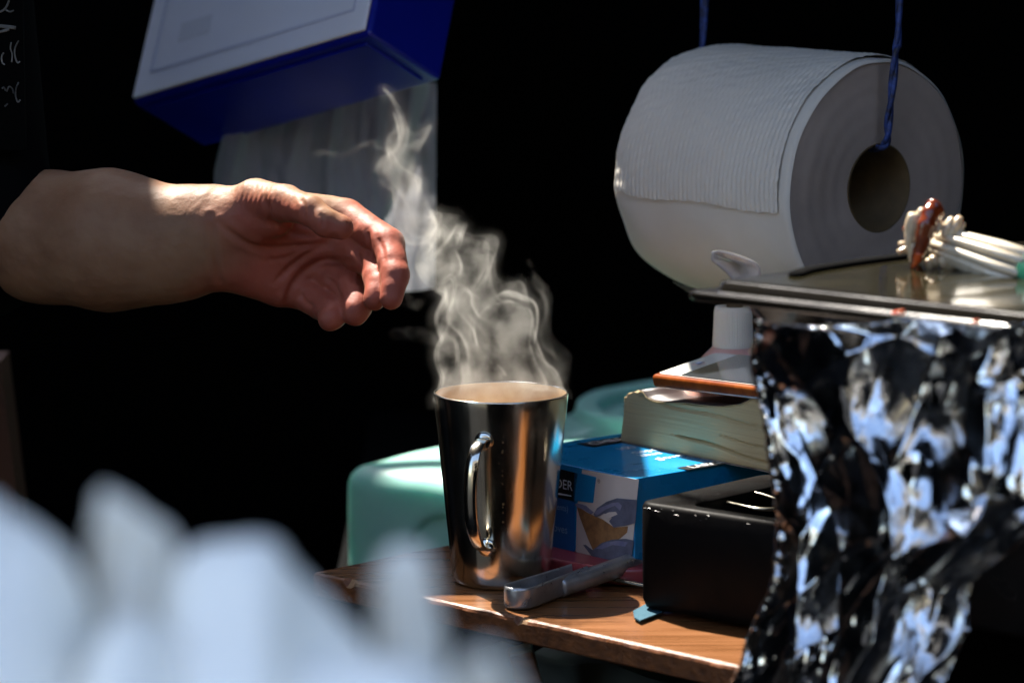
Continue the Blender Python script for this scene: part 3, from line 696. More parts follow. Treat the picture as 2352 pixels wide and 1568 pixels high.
# ends
for hh, nm in ((0, 'roll_end'), (RL, 'roll_end')):
    vs = []; fs = []; nr = 26
    for j in range(nr+1):
        r = rh+(Rr-.0030-rh)*j/nr
        for k in range(NA):
            a = 2*math.pi*k/NA; s_ = -1 if hh == 0 else 1
            ew = .006*(1+.6*nz(math.cos(a), math.sin(a), 0, 2.5, 5)) if hh else 0
            r2 = min(r, Rr-.0030-ew)
            bul = .0004*math.sin(j*1.1)*.3+.0022*nz(math.cos(a)*r*20, math.sin(a)*r*20, 0, 1.0, 3)-.0015*(r/Rr)**6
            vs.append(C0+ad*(hh+s_*bul)+(e1*math.cos(a)+e2*math.sin(a))*r2)
    for j in range(nr):
        for k in range(NA): fs.append((j*NA+k, j*NA+(k+1) % NA, (j+1)*NA+(k+1) % NA, (j+1)*NA+k))
    mesh(nm, vs, fs, M['roll_side'], pr, True)
vv, ff = lathe([(rh, -.0008), (rh, RL*.5), (rh, RL+.0005), (rh-.0012, RL+.0005), (rh-.0012, -.0008), (rh, -.0008)], C0, 64, ad, e1); mesh('cardboard_core', vv, ff, M['core'], pr, True)
# cord: one loop through the core, both ends up to the added boards
cr = thing('blue_rope', (C0[0], C0[1], .6), 'thin dark blue rope looped through the paper roll core', 'rope')
cn = C0-ad*.004
rgt = [np.array([W(2072, 0, cn[1])[0], cn[1]+.012, .60]), W(2066, -10, cn[1]-.006), W(2056, 130, cn[1]-.010), W(2042, 270, cn[1]-.010), W(2030, 335, cn[1]-.004)]
inn_ = [C0+ad*.02+UPZ*(rh-.003), C0+ad*.09+UPZ*(rh-.003), C0+ad*(RL+.004)+UPZ*(rh-.002)]
Lf = C0+ad*(RL+.006); Lx = W(1616, 60, Lf[1]); lft = [Lf+UPZ*(Rr*.6), np.array([Lx[0], Lf[1], Lx[2]]), np.array([Lx[0], Lf[1], .48]), np.array([Lx[0]-.001, Lf[1], .60])]
pth = smoothpath([*rgt, *inn_, *lft], 150)
parts = []
for phs in (0, math.pi):      # two-strand twist
    q = []
    for i, p in enumerate(pth):
        t_ = pth[min(i+1, 150)]-pth[max(i-1, 0)]; t_ /= np.linalg.norm(t_); u1 = np.cross(t_, fw); u1 /= np.linalg.norm(u1)+1e-9; u2 = np.cross(t_, u1)
        a = i*.30+phs; q.append(p+(u1*math.cos(a)+u2*math.sin(a))*.0011)
    parts.append(tube(q, .0019, 8))
vv, ff = join(parts); mesh('cord_strands', vv, ff, M['cord'], cr, True)
# ================================================================== DISPENSER
def camv(x, y_, z): return rt*x+up*y_+fw*z
dA = camv(545, 115, -.66*742)/742; dB = camv(152, -90, .64*230)/230; dC = camv(42, 240, .389*264.5)/264.5
dA /= np.linalg.norm(dA); dB = dB-dA*(dB@dA); dB /= np.linalg.norm(dB); dC_ = np.cross(dA, dB); dC = dC_ if dC_@dC > 0 else -dC_
DD = 2.68; O = CAM+ray(303, 240)*DD/1.0
k_ = DD/FPX; la = 742*k_*1.12; lb = 232*k_; lc = .24
dp = thing('towel_dispenser', O, 'blue box dispenser with a pale front hanging tilted above the hand', 'dispenser')
def perspective_fit(px, o, d):      # length along d from o so that it lands on pixel x
    best = min(((abs(1176+FPX*((o+d*s-CAM)@rt)/((o+d*s-CAM)@fw)-px), s) for s in np.linspace(.02, .5, 481)))[1]; return best
la = perspective_fit(848, O, dA)
shell = box('housing', O, dA*la, dB*lb, dC*lc, M['disp_blue'], dp, .0035, 3)
fn = np.cross(dA, dC); fn = fn if fn@dB < 0 else -fn
box('front_panel', O+fn*.0005+dA*.003+dC*.003, dA*(la-.006), fn*.003, dC*(lc-.006), M['disp_white'], dp, .001, 2)
def fp(a0, c0, a1, c1, mat, nm='embossed_line', e=.0038): box(nm, O+dA*a0+dC*c0+fn*e, dA*(a1-a0), fn*.0006, dC*(c1-c0), mat, dp)
fp(.018, .020, la-.016, .0215, M['disp_line']); fp(.018, .020, .0195, lc, M['disp_line']); fp(la-.017, .020, la-.0155, lc, M['disp_line'])
fp(.042, .040, .075, .055, M['disp_mark'], 'faded_mark', .0034)
box('bottom_flap', O+dB*.008-dC*.002+dA*.010, dA*(la-.02), dB*(lb-.016), dC*.003, M['disp_blue'], dp, .001, 2)
vv, ff = tube([O+dA*la*.5+dB*lb*.5+dC*lc, np.array([(O+dA*la*.5+dB*lb*.5+dC*lc)[0], .6, .60])], .003, 8)
mesh('hanging_strap', vv, ff, M['cord'], dp, True)
# hanging film sheet
fsn = thing('hanging_sheet', W(750, 640, .44), 'pale translucent sheet hanging below the blue dispenser', 'sheet')
vs = []; fs = []
NXs, NYs = 90, 40
for j in range(NYs+1):
    y = 190+(655-190)*j/NYs; xl = 540-48*min(1, (y-190)/200)-.02*(y-390 if y > 390 else 0); xr = 1003-.008*(y-200)
    for i in range(NXs+1):
        x = xl+(xr-xl)*i/NXs
        d_ = .016*nz(i*.075, j*.012, 0, 1, 6)+.007*nz(i*.21, j*.03, 0, 1, 8)+.003*nz(i*.3, j*.3, 0, 1, 9)+.008*nz(i*.06, j*.04, 0, 1.2, 3)
        foldx = 957-(y-230)*.30
        d_ += .02*max(0, min(1, (x-foldx)/22))
        yb = y+(14*math.sin(i*.1) if j == NYs else 0)
        vs.append(W(x, yb, .42+d_))
for j in range(NYs):
    for i in range(NXs): k = j*(NXs+1)+i; fs.append((k, k+1, k+NXs+2, k+NXs+1))
fo_ = mesh('film', vs, fs, M['film'], fsn, True)
# ================================================================== BAKING TRAY + FOIL
TY = -.26
tip = W(1575, 668, TY); tz = tip[2]
G1 = dirn(-41); G2 = dirn(43)
ty = thing('baking_tray', tip, 'black enamel baking tray resting over the foil', 'tray')
def tp(s, t_, z): return tip+G1*s+G2*t_+UPZ*z
LS, LT = .55, .34
# outline rings : outer lip, step, plate
def ring(s0, t0, s1, t1, z, r=.006, n=5):
    out = []
    for (cs, ct, a) in ((s1-r, t1-r, 0), (s0+r, t1-r, 90), (s0+r, t0+r, 180), (s1-r, t0+r, 270)):
        for k in range(n): q = math.radians(a+90*k/(n-1)); out.append(tp(cs+r*math.cos(q), ct+r*math.sin(q), z))
    return out
rg = [ring(.03, .03, LS, LT, -.030, .02), ring(.018, .018, LS, LT, -.006, .012), ring(0.001, .001, LS, LT, -.0052), ring(-.0005, -.0005, LS, LT, -.003), ring(0.0, 0.0, LS, LT, -.0002), ring(.003, .003, LS, LT, .0002), ring(.009, .009, LS, LT, -.001),
      ring(.0105, .0105, LS, LT, .0012), ring(.0115, .0115, LS, LT, .0052), ring(.014, .014, LS, LT, .006), ring(.024, .024, LS-.02, LT-.02, .0054)]
n = len(rg[0]); vs = [q for r_ in rg for q in r_]; fs = []
for i in range(len(rg)-1):
    for k in range(n): fs.append((i*n+k, i*n+(k+1) % n, (i+1)*n+(k+1) % n, (i+1)*n+k))
fs.append(tuple(range(n-1, -1, -1))); fs.append(tuple((len(rg)-1)*n+k for k in range(n)))
mesh('plate', vs, fs, [M['tray'], M['tray_top']], ty, True, mi=[0]*(len(fs)-1)+[1])
# raised black rim rib near the back
zr = tz+.0065
rp_ = [T(1822, 632, zr), T(1850, 622, zr), T(1900, 613, zr), T(1980, 601, zr), T(2090, 587, zr), T(2300, 560, zr)]
vv, ff = tube(smoothpath(rp_, 30), [.0016]+[.0045]*30, 10, flat=(.45, 1)); mesh('edge_rib', vv, ff, M['black_cloth'], ty, True)
# pan wall below
wall = prism('pan_wall', [tp(.035, .03, -.028), tp(LS, .03, -.028), tp(LS, .03, -.17), tp(.06, .03, -.17)], G2*.25, M['tray_dark'], ty, .004)
prism('side_rail', [tp(.08, .004, -.006), tp(LS, .004, -.006), tp(LS, .004, -.030), tp(.13, .004, -.022)], G2*.01, M['tray_dark'], ty, .002)
for (x, y, s_) in ((2062, 722, .0042), (2238, 742, .003)):
    p = V(x, y, tp(0, .003, 0), G1)
    vs = []; fs = []
    vv, ff = tube([p-G1*s_, p, p+G1*s_+UPZ*s_*.5], [s_*.2, s_*.5, s_*.25], 8, flat=(1, .3)); mesh('sauce_spot', vv, ff, M['sauce_bright'], ty, True)
# stand under the pan
sd = thing('grill_stand', (tip[0]+.35, tip[1]+.05, GZ), 'black grill stand under the foil covered pan', 'stand')
o_g = tp(.09, .06, -.175); box('cabinet', (o_g[0], o_g[1], GZ+.001), G1*.42, G2*.24, UPZ*(o_g[2]-GZ-.003), M['black_cloth'], sd)
# foil sheet
lf = [(720, 1722), (735, 1733), (800, 1718), (840, 1722), (900, 1735), (960, 1748), (1030, 1755), (1090, 1765), (1130, 1772), (1200, 1776), (1270, 1768), (1330, 1755), (1370, 1735), (1440, 1708), (1500, 1685), (1545, 1668), (1570, 1672), (1640, 1690)]
rf = [(720, 2420), (800, 2440), (1000, 2430), (1120, 2420), (1180, 2370), (1230, 2330), (1280, 2275), (1320, 2228), (1370, 2218), (1420, 2216), (1460, 2196), (1500, 2170), (1540, 2146), (1570, 2132), (1640, 2100)]
ly, lx = zip(*lf); ry, rx = zip(*rf)
rs = random.Random(11)
def rn(x, y, sd): return 1-2.6*abs(mnoise.noise(Vector((x+sd*3.7, y-sd*1.9, sd*.77))))
NU, NV = 190, 260
def facets(n_, ax, ay, seed):
    q = random.Random(seed); P = []
    for _ in range(n_*12):
        u, v_ = q.random()*1.1-.05, q.random()*1.1-.05
        if all(((u-a)/ax)**2+((v_-b)/ay)**2 > 1 for a, b in P): P.append((u, v_))
        if len(P) >= n_: break
    P += [(-.3, -.3), (1.3, -.3), (1.3, 1.3), (-.3, 1.3)]
    hs_ = [q.uniform(-1, 1) for _ in P]
    o = delaunay_2d_cdt([Vector(p) for p in P], [], [], 0, 1e-7); out = np.zeros((NV+1, NU+1)); us = np.arange(NU+1)/NU; vs__ = np.arange(NV+1)/NV
    U_, V_ = np.meshgrid(us, vs__); idm = {i: (o[3][i][0] if o[3][i] else 0) for i in range(len(o[0]))}
    for t_ in o[2]:
        A, B, C_ = [np.array(o[0][i]) for i in t_]; dt = (B[1]-C_[1])*(A[0]-C_[0])+(C_[0]-B[0])*(A[1]-C_[1])
        if abs(dt) < 1e-12: continue
        l1 = ((B[1]-C_[1])*(U_-C_[0])+(C_[0]-B[0])*(V_-C_[1]))/dt; l2 = ((C_[1]-A[1])*(U_-C_[0])+(A[0]-C_[0])*(V_-C_[1]))/dt; l3 = 1-l1-l2
        m_ = (l1 >= -1e-9) & (l2 >= -1e-9) & (l3 >= -1e-9); out[m_] = (l1*hs_[idm[t_[0]]]+l2*hs_[idm[t_[1]]]+l3*hs_[idm[t_[2]]])[m_]
    return out
FA, FB, FC = facets(80, .055, .19, 21), facets(300, .026, .075, 22), facets(1200, .016, .018, 23)
fo0 = tp(0, -.012, 0); fnn = np.array([0, -1.0, 0]); vsf = []; fs2 = []
for j in range(NV+1):
    v_ = j/NV; y0 = 722+(1640-722)*v_
    xl = np.interp(y0, ly, lx); xr = np.interp(y0, ry, rx)
    for i in range(NU+1):
        u = i/NU; x = xl+(xr-xl)*u; y = y0
        wx = .35*mnoise.noise(Vector((u*4, v_*4, 3.1))); wy = .35*mnoise.noise(Vector((u*4, v_*4, 9.7)))
        fine = min(1, .15+1.1*max(0, u-.25)*2+(.9 if v_ > .78 else 0)+(.8 if u < .12 else 0))*(.25 if v_ < .13 and u > .1 else 1)
        dd = .030*math.sin(math.pi*u)**.7*(.3+.7*min(1, v_*3))+.02*v_+.024*max(0, 1-v_/.15)**1.2*min(1, u*6)+.020*math.exp(-((v_-.40)/.15)**2)*min(1, max(0, u-.25)*3)
        dd += .013*rn(u*3.4+wx, v_*1.7+wy, 1)+.004*rn(u*7+wx*2, v_*4.6+wy*2, 2)+.0150*FA[j, i]+.0034*FB[j, i]*(.3+.7*min(1, fine))
        dd += .0006*FC[j, i]*fine
        edge = min(u, 1-u, 1-v_); 
        if edge < .02: x += 5*mnoise.noise(Vector((0, v_*40, 2))); dd += .003*rn(0, v_*40, 6)
        vsf.append(V(x, y, fo0, G1)+fnn*dd)
for j in range(NV):
    for i in range(NU): k = j*(NU+1)+i; fs2.append((k, k+NU+1, k+NU+2, k+1))
fl_ = thing('foil_sheet', W(1950, 1500, -.33), 'crumpled aluminium foil hanging in front of the tray and stand', 'foil')
fo2 = mesh('foil', vsf, fs2, M['foil'], fl_)
fo2.data.shade_smooth()
sm = fo2.modifiers.new('t', 'SOLIDIFY'); sm.thickness = .0003
# ================================================================== BASTING BRUSH
br = thing('basting_brush', T(2200, 600, tz+.006), 'cream ribbed basting brush coated in brown sauce on the tray', 'brush')
byy = -.20
b_a = W(2165, 560, byy); b_b = W(2365, 628, byy-.04); bdv = b_b-b_a; BLn = np.linalg.norm(bdv); bdv /= BLn
u1 = UPZ-bdv*(UPZ@bdv); u1 /= np.linalg.norm(u1); u2 = np.cross(bdv, u1)
pxb = 2.1/FPX
for k in range(15):      # bundled ribs of the handle
    a = 2*math.pi*k/14+.2*math.sin(k*5); off = (u1*math.cos(a)*.0098+u2*math.sin(a)*.0098)*(0 if k == 14 else 1)
    r0 = .0065 if k == 14 else .0023
    vv, ff = tube([b_a+off*.75-bdv*.004, b_a+off*.85+bdv*BLn*.15, b_a+off*1.05+bdv*BLn*.6, b_a+off*1.1+bdv*BLn], [r0*.8, r0, r0*1.05, r0*1.05], 10); mesh('handle_rib', vv, ff, M['stick'], br, True)
vv, ff = tube([b_b-bdv*.002, b_b+bdv*.02, b_b+bdv*.12], [.0125, .0135, .012], 18); mesh('grip', vv, ff, M['green_grip'], br, True)
hc = W(2128, 545, byy); hd_ = -bdv
rs = random.Random(5)
for k in range(26):      # splayed bristle tufts
    a = rs.uniform(0, 6.283); rr = rs.uniform(.2, .75)
    base = b_a-bdv*.004+(u1*math.cos(a)+u2*math.sin(a))*.005*rr
    tipb = base-bdv*rs.uniform(.012, .018)+(u1*math.cos(a)*1.15+u2*math.sin(a))*.017*rr+np.array([rs.uniform(-1, 1)*.002, 0, 0])
    mid = (base+tipb)/2-bdv*.003
    vv, ff = tube(smoothpath([base, mid, tipb], 8), [.0010+.0009*math.sin(min(i/7, 1)*2.2) for i in range(9)], 7); mesh('bristle_tuft', vv, ff, M['sauce' if k % 2 else 'bristle'], br, True)
# back-swept tufts (the two white ones above the handle and two below)
for (x0, y0, x1, y1, r_) in ((2168, 545, 2188, 500, .0042), (2182, 545, 2206, 498, .0042), (2160, 592, 2178, 618, .0042), (2172, 590, 2200, 624, .0045), (2140, 590, 2150, 612, .0035), (2120, 480, 2108, 520, .004), (2098, 490, 2090, 560, .0055), (2106, 560, 2104, 590, .004), (2112, 500, 2103, 545, .005), (2176, 548, 2194, 512, .003), (2190, 552, 2214, 512, .003), (2150, 535, 2160, 508, .003), (2092, 520, 2088, 575, .004), (2100, 560, 2094, 600, .0035), (2166, 594, 2190, 628, .003), (2130, 596, 2136, 622, .0028)):
    r_ *= .78
    a = W(x0, y0, byy-.010); b = W(x1, y1, byy-.006)
    vv, ff = tube(smoothpath([a, (a+b)/2+UPZ*.0005, b], 8), [r_*(.35+.65*math.sin(math.pi*(.15+.75*i/8))) for i in range(9)], 10); mesh('bristle_tuft', vv, ff, M['bristle'], br, True)
sp_ = [W(2150, 478, byy-.009), W(2137, 495, byy-.013), W(2127, 525, byy-.016), W(2118, 560, byy-.015), W(2108, 585, byy-.012), W(2102, 602, byy-.008), W(2094, 616, byy-.006)]
sauce_p = smoothpath(sp_, 40)
vv, ff = tube(sauce_p, [(.0066-.0054*(i/40)**2)*(1+.18*nz(i*.35, 0, 0, 1, 2)) for i in range(41)], 12, flat=(1, .8)); mesh('sauce_coating', vv, ff, M['sauce'], br, True)
vv, ff = tube(smoothpath([W(2112, 578, byy-.0155), W(2106, 598, byy-.013), W(2096, 616, byy-.010)], 12), [.003, .0029, .0028, .0026, .0028, .0026, .0024, .002, .0018, .0014, .001, .0006, .0004], 8); mesh('sauce_drip', vv, ff, M['sauce_bright'], br, True)
# clear scoop behind the tray
cs = thing('clear_scoop', W(1690, 640, -.0), 'small clear plastic scoop tip sticking up behind the tray', 'scoop')
vs = []; fs = []
sy = -.10
outl = [(1634, 578), (1650, 574), (1680, 580), (1715, 592), (1740, 606), (1748, 625), (1742, 660), (1700, 665), (1672, 632), (1650, 612), (1634, 598)]
ctr = W(1700, 612, sy+.010)
P = smoothpath([W(x, y, sy) for x, y in outl]+[W(*outl[0], sy)], 44)
n = len(P)-1
for q in (1, .92, .6, .25): vs += [ctr+(p-ctr)*q+np.array([0, .012*(1-q), 0]) if q < .95 else p for p in P[:n]]
for i in range(3):
    for k in range(n): fs.append((i*n+k, i*n+(k+1) % n, (i+1)*n+(k+1) % n, (i+1)*n+k))
fs.append(tuple(3*n+k for k in range(n)))
so_ = mesh('bowl', vs, fs, M['clear'], cs, True); mm = so_.modifiers.new('t', 'SOLIDIFY'); mm.thickness = .0016
vv, ff = tube([W(1735, 640, sy+.005), W(1800, 720, sy+.02), W(1850, 860, sy+.03)], .003, 8); mesh('scoop_handle', vv, ff, M['clear'], cs, True)
# ================================================================== FOREGROUND NAPKINS + COUNTER
ct = thing('serving_counter', (-.1, -1.3, GZ), 'dark front counter holding the white paper napkins', 'counter')
box('counter_top', (-.7, -1.56, .17), (1.4, 0, 0), (0, .42, 0), (0, 0, .02), M['black_plastic'], ct)
box('counter_front', (-.68, -1.54, GZ), (1.36, 0, 0), (0, .02, 0), (0, 0, .17-GZ), M['black_cloth'], ct)
def napkin(outl, Y, label, seed, bow=.02, lean=.15):
    P = smoothpath([W(x, y, Y+lean) for x, y in outl], 40)
    zb = .1905; bot = [np.array([P[-1][0], Y, zb]), np.array([P[0][0], Y, zb])]
    NXn, NYn = 40, 16; vs = []; fs = []
    for i in range(NXn+1):
        p = P[int(i/NXn*40)]
        for j in range(NYn+1):
            t_ = j/NYn; xb = P[0][0]+(P[-1][0]-P[0][0])*(.2+.6*i/NXn)
            x = p[0]*(1-t_)+xb*t_ if False else p[0]+(xb-p[0])*t_*.5
            z = p[2]+(zb-p[2])*t_
            dy = bow*math.sin(math.pi*i/NXn)*(.4+.6*t_)-lean*(1-t_)+.007*nz(i*.12, j*.12, 0, 1, seed)+.003*nz(i*.4, j*.3, 0, 1, seed+4)
            vs.append(np.array([x, Y-dy, z]))
    for i in range(NXn):
        for j in range(NYn): k = i*(NYn+1)+j; fs.append((k, k+1, k+NYn+2, k+NYn+1))
    o = mesh('paper_napkin', vs, fs, M['paper'], None, True); mm = o.modifiers.new('t', 'SOLIDIFY'); mm.thickness = .0012
    return tag(o, label, 'napkin', 'white paper napkins standing on the front counter')
napkin([(-200, 1300), (-140, 1130), (-40, 1120), (30, 1165), (120, 1215), (185, 1290), (220, 1400), (250, 1560)], -1.42, 'leftmost blurred white napkin with a broad sloping peak', 1)
napkin([(215, 1400), (218, 1240), (232, 1128), (265, 1128), (340, 1175), (395, 1235), (385, 1330), (370, 1450)], -1.27, 'greyish pointed napkin corner between two white peaks', 2, .01, .0)
napkin([(350, 1568), (385, 1360), (430, 1262), (520, 1228), (630, 1226), (690, 1300), (780, 1400), (850, 1480), (900, 1600)], -1.42, 'central blurred white napkin with a flat topped peak', 3)
napkin([(855, 1560), (865, 1380), (885, 1270), (935, 1250), (985, 1285), (1010, 1400), (1025, 1560)], -1.27, 'narrow upright greyish napkin edge left of the mug', 4, .01, .0)
napkin([(120, 1640), (220, 1470), (300, 1400), (390, 1450), (480, 1600)], -1.45, 'low white napkin fold in front of the leftmost one', 5)
napkin([(560, 1660), (660, 1530), (800, 1500), (940, 1500), (1040, 1560), (1080, 1640)], -1.45, 'low white napkin fold at the bottom below the central one', 6)
napkin([(1010, 1640), (1050, 1540), (1095, 1487), (1150, 1500), (1190, 1570), (1215, 1660)], -1.38, 'rightmost small white napkin corner at the bottom edge', 7, .012, -.01)
# ================================================================== PERSON (signed-distance modelling + surface nets)
def rcone(P, a, b, ra, rb_, ysc=1.0):
    a = np.array(a); b = np.array(b)
    S = np.array([1, ysc, 1.0]); A = a*S; B = b*S; ab = B-A; L2 = ab@ab
    X = P[0]-A[0]; Y = P[1]*ysc-A[1]; Z = P[2]-A[2]
    t_ = np.clip((X*ab[0]+Y*ab[1]+Z*ab[2])/L2, 0, 1)
    return np.sqrt((X-t_*ab[0])**2+(Y-t_*ab[1])**2+(Z-t_*ab[2])**2)-(ra+(rb_-ra)*t_)
def smin(a, b, k):
    h = np.clip(.5+.5*(b-a)/k, 0, 1); return b+(a-b)*h-k*h*(1-h)
def nets(D, org, step):
    nx, ny, nz_ = D.shape
    S = D < 0
    c = np.zeros((nx-1, ny-1, nz_-1), int)
    offs = [(i, j, k) for i in (0, 1) for j in (0, 1) for k in (0, 1)]
    for (i, j, k) in offs: c += S[i:nx-1+i, j:ny-1+j, k:nz_-1+k]
    act = (c > 0) & (c < 8); idx = -np.ones(act.shape, int); cells = np.argwhere(act); idx[act] = np.arange(len(cells))
    acc = np.zeros((len(cells), 3)); cnt = np.zeros(len(cells))
    ci, cj, ck = cells.T
    for p in offs:
        for ax in range(3):
            if p[ax] == 0:
                q = list(p); q[ax] = 1
                d0 = D[ci+p[0], cj+p[1], ck+p[2]]; d1 = D[ci+q[0], cj+q[1], ck+q[2]]
                mk = (d0 < 0) != (d1 < 0); t_ = np.where(mk, d0/(d0-d1+1e-20), 0)
                pos = np.array(p, float)[None, :].repeat(len(cells), 0); pos[:, ax] += t_
                acc[mk] += pos[mk]; cnt[mk] += 1
    vs = (cells+acc/cnt[:, None])*step+org
    F = []
    for ax in range(3):
        sl0 = [slice(0, -1)]*3; sl0 = [slice(1, -1)]*3; sl0[ax] = slice(0, -1); sl1 = list(sl0); sl1[ax] = slice(1, None)
        a0 = S[tuple(sl0)]; a1 = S[tuple(sl1)]; ch = np.argwhere(a0 != a1)
        if len(ch) == 0: continue
        base = ch.copy()
        for d_ in range(3):
            if d_ != ax: base[:, d_] += 1
        u_, v__ = [(1, 2), (2, 0), (0, 1)][ax]
        def cell(du, dv):
            q = base.copy(); q[:, u_] -= du; q[:, v__] -= dv; return idx[q[:, 0], q[:, 1], q[:, 2]]
        quad = np.stack([cell(1, 1), cell(0, 1), cell(0, 0), cell(1, 0)], 1)
        fl = S[tuple(base.T)]
        quad[~fl] = quad[~fl][:, ::-1]; F.append(quad)
    return vs, np.concatenate(F)
HY = .02           # depth of the wrist
def J(x, y, d): return W(x, y, HY+d)
px = 2.34/FPX
chains = {
 'arm': [((-560, 545, .30), 118), ((-75, 527, .085), 120), ((110, 545, .05), 146), ((255, 552, .03), 156), ((345, 559, .015), 131), ((405, 561, .008), 117), ((450, 550, .003), 111), ((500, 540, 0), 108)],
}
fing = {
 'index': [((795, 500, .010), 42), ((893, 560, -.022), 36), ((908, 632, -.044), 31), ((897, 685, -.052), 26)],
 'middle': [((776, 558, .010), 40), ((860, 606, -.014), 36), ((872, 660, -.034), 32), ((861, 686, -.041), 27)],
 'ring': [((738, 618, .013), 41), ((799, 660, -.006), 37), ((819, 702, -.022), 34), ((814, 719, -.027), 30)],
 'pinky': [((684, 662, .016), 40), ((738, 697, -.002), 36), ((766, 722, -.021), 31), ((759, 732, -.026), 28)],
}
thumb = [((520, 500, -.004), 52), ((585, 462, -.010), 50), ((655, 466, -.032), 40), ((712, 484, -.052), 33.5), ((748, 512, -.059), 30.5), ((783, 522, -.060), 28.5)]
xs0, xs1 = J(-40, 500, .0)[0]-.01, J(960, 500, 0)[0]
org = np.array([W(-30, 500, .06)[0], HY-.085, W(500, 775, HY-.06)[2]-.004]); top_ = np.array([W(965, 500, HY)[0], HY+.105, W(200, 375, HY+.05)[2]+.006])
step = .00125
nn = np.ceil((top_-org)/step).astype(int)
gx, gy, gz = [org[i]+step*np.arange(nn[i]) for i in range(3)]
G = (gx[:, None, None].astype(np.float32), gy[None, :, None].astype(np.float32), gz[None, None, :].astype(np.float32))
D = np.full(tuple(nn), 1.0, np.float32)
def add(D, a, b, ra, rb_, k, ysc=1.0):
    mn = np.minimum(a, b)-max(ra, rb_)-.02; mxx = np.maximum(a, b)+max(ra, rb_)+.02
    i0 = np.clip(((mn-org)/step).astype(int), 0, nn); i1 = np.clip(((mxx-org)/step).astype(int)+1, 0, nn)
    if (i1 <= i0).any(): return
    sl = tuple(slice(i0[i], i1[i]) for i in range(3)); g = (G[0][sl[0]], G[1][:, sl[1]], G[2][:, :, sl[2]])
    D[sl] = smin(D[sl], rcone(g, a, b, ra, rb_, ysc), k)
ch = [(J(*p), r*px) for p, r in chains['arm']]
for i in range(1, len(ch)-1): add(D, ch[i][0], ch[i+1][0], ch[i][1], ch[i+1][1], .012, 1.28 if i > 3 else 1.1)
def seg(p, q, ra, rb_, k, ysc=1.0): add(D, J(*p), J(*q), ra*px, rb_*px, k, ysc)
# palm: metacarpal rays, heel, thenar
seg((500, 515, 0), (795, 503, .010), 62, 42, .012, 1.2)
seg((500, 540, 0), (776, 552, .009), 66, 44, .012, 1.2)
seg((505, 565, .004), (738, 606, .012), 66, 44, .012, 1.2)
seg((510, 585, .004), (684, 660, .014), 60, 42, .010, 1.15)
seg((545, 604, .000), (640, 655, .006), 54, 46, .012)
seg((545, 505, -.008), (630, 500, -.016), 56, 44, .010)
for i in range(len(thumb)-1): seg(thumb[i][0], thumb[i+1][0], thumb[i][1], thumb[i+1][1], .006 if i < 1 else .003)
seg((600, 468, .008), (760, 484, .014), 42, 32, .006)            # web / first metacarpal edge
FD = np.full(tuple(nn), 1.0, np.float32)
for nm, c in fing.items():
    d1 = np.full(tuple(nn), 1.0, np.float32)
    for i in range(3): add(d1, J(*c[i][0]), J(*c[i+1][0]), c[i][1]*px, c[i+1][1]*px, .0028)
    # fleshy pads between joints
    for i in range(3):
        m_ = [(c[i][0][q]*.45+c[i+1][0][q]*.55) for q in range(3)]; m_[2] -= .0018
        m2_ = [m_[0]+.5, m_[1]+.5, m_[2]]; add(d1, J(*m_), J(*m2_), c[i+1][1]*px*.98, c[i+1][1]*px*.98, .002)
    FD = smin(FD, d1, .0003)
D = smin(D, FD, .0045)
vsk, fsk = nets(D, org, step)
# relax slightly
me_n = len(vsk)
def relax(vs, fs, it, lam=.5):
    fs = np.asarray(fs)
    for _ in range(it):
        acc = np.zeros_like(vs); cn_ = np.zeros(len(vs))
        for a, b in ((0, 1), (1, 2), (2, 3), (3, 0)):
            np.add.at(acc, fs[:, a], vs[fs[:, b]]); np.add.at(acc, fs[:, b], vs[fs[:, a]]); np.add.at(cn_, fs[:, a], 1); np.add.at(cn_, fs[:, b], 1)
        vs = vs+lam*(acc/np.maximum(cn_, 1)[:, None]-vs)
    return vs
vsk = relax(vsk, fsk, 3)
# normals
def vnorm(vs, fs):
    n = np.cross(vs[fs[:, 2]]-vs[fs[:, 0]], vs[fs[:, 3]]-vs[fs[:, 1]]); out = np.zeros_like(vs)
    for k in range(4): np.add.at(out, fs[:, k], n)
    return out/np.maximum(np.linalg.norm(out, axis=1), 1e-12)[:, None]
N = vnorm(vsk, fsk)
dv = vsk-CAM; zc_ = dv@fw; PXc = 1176+FPX*(dv@rt)/zc_; PYc = 784-FPX*(dv@up)/zc_
front = np.clip((-(N@fw)-.05)/.35, 0, 1)
def polyd(path):
    P = np.array(smoothpath([np.array([*p, 0.]) for p in path], 24))[:, :2]; best = np.full(len(vsk), 1e9); tt_ = np.zeros(len(vsk))
    for i in range(len(P)-1):
        a, b = P[i], P[i+1]; ab = b-a; t_ = np.clip(((PXc-a[0])*ab[0]+(PYc-a[1])*ab[1])/(ab@ab), 0, 1)
        d_ = np.hypot(PXc-a[0]-t_*ab[0], PYc-a[1]-t_*ab[1]); m_ = d_ < best; best[m_] = d_[m_]; tt_[m_] = (i+t_[m_])/24
    return best, tt_
disp = np.zeros(len(vsk))
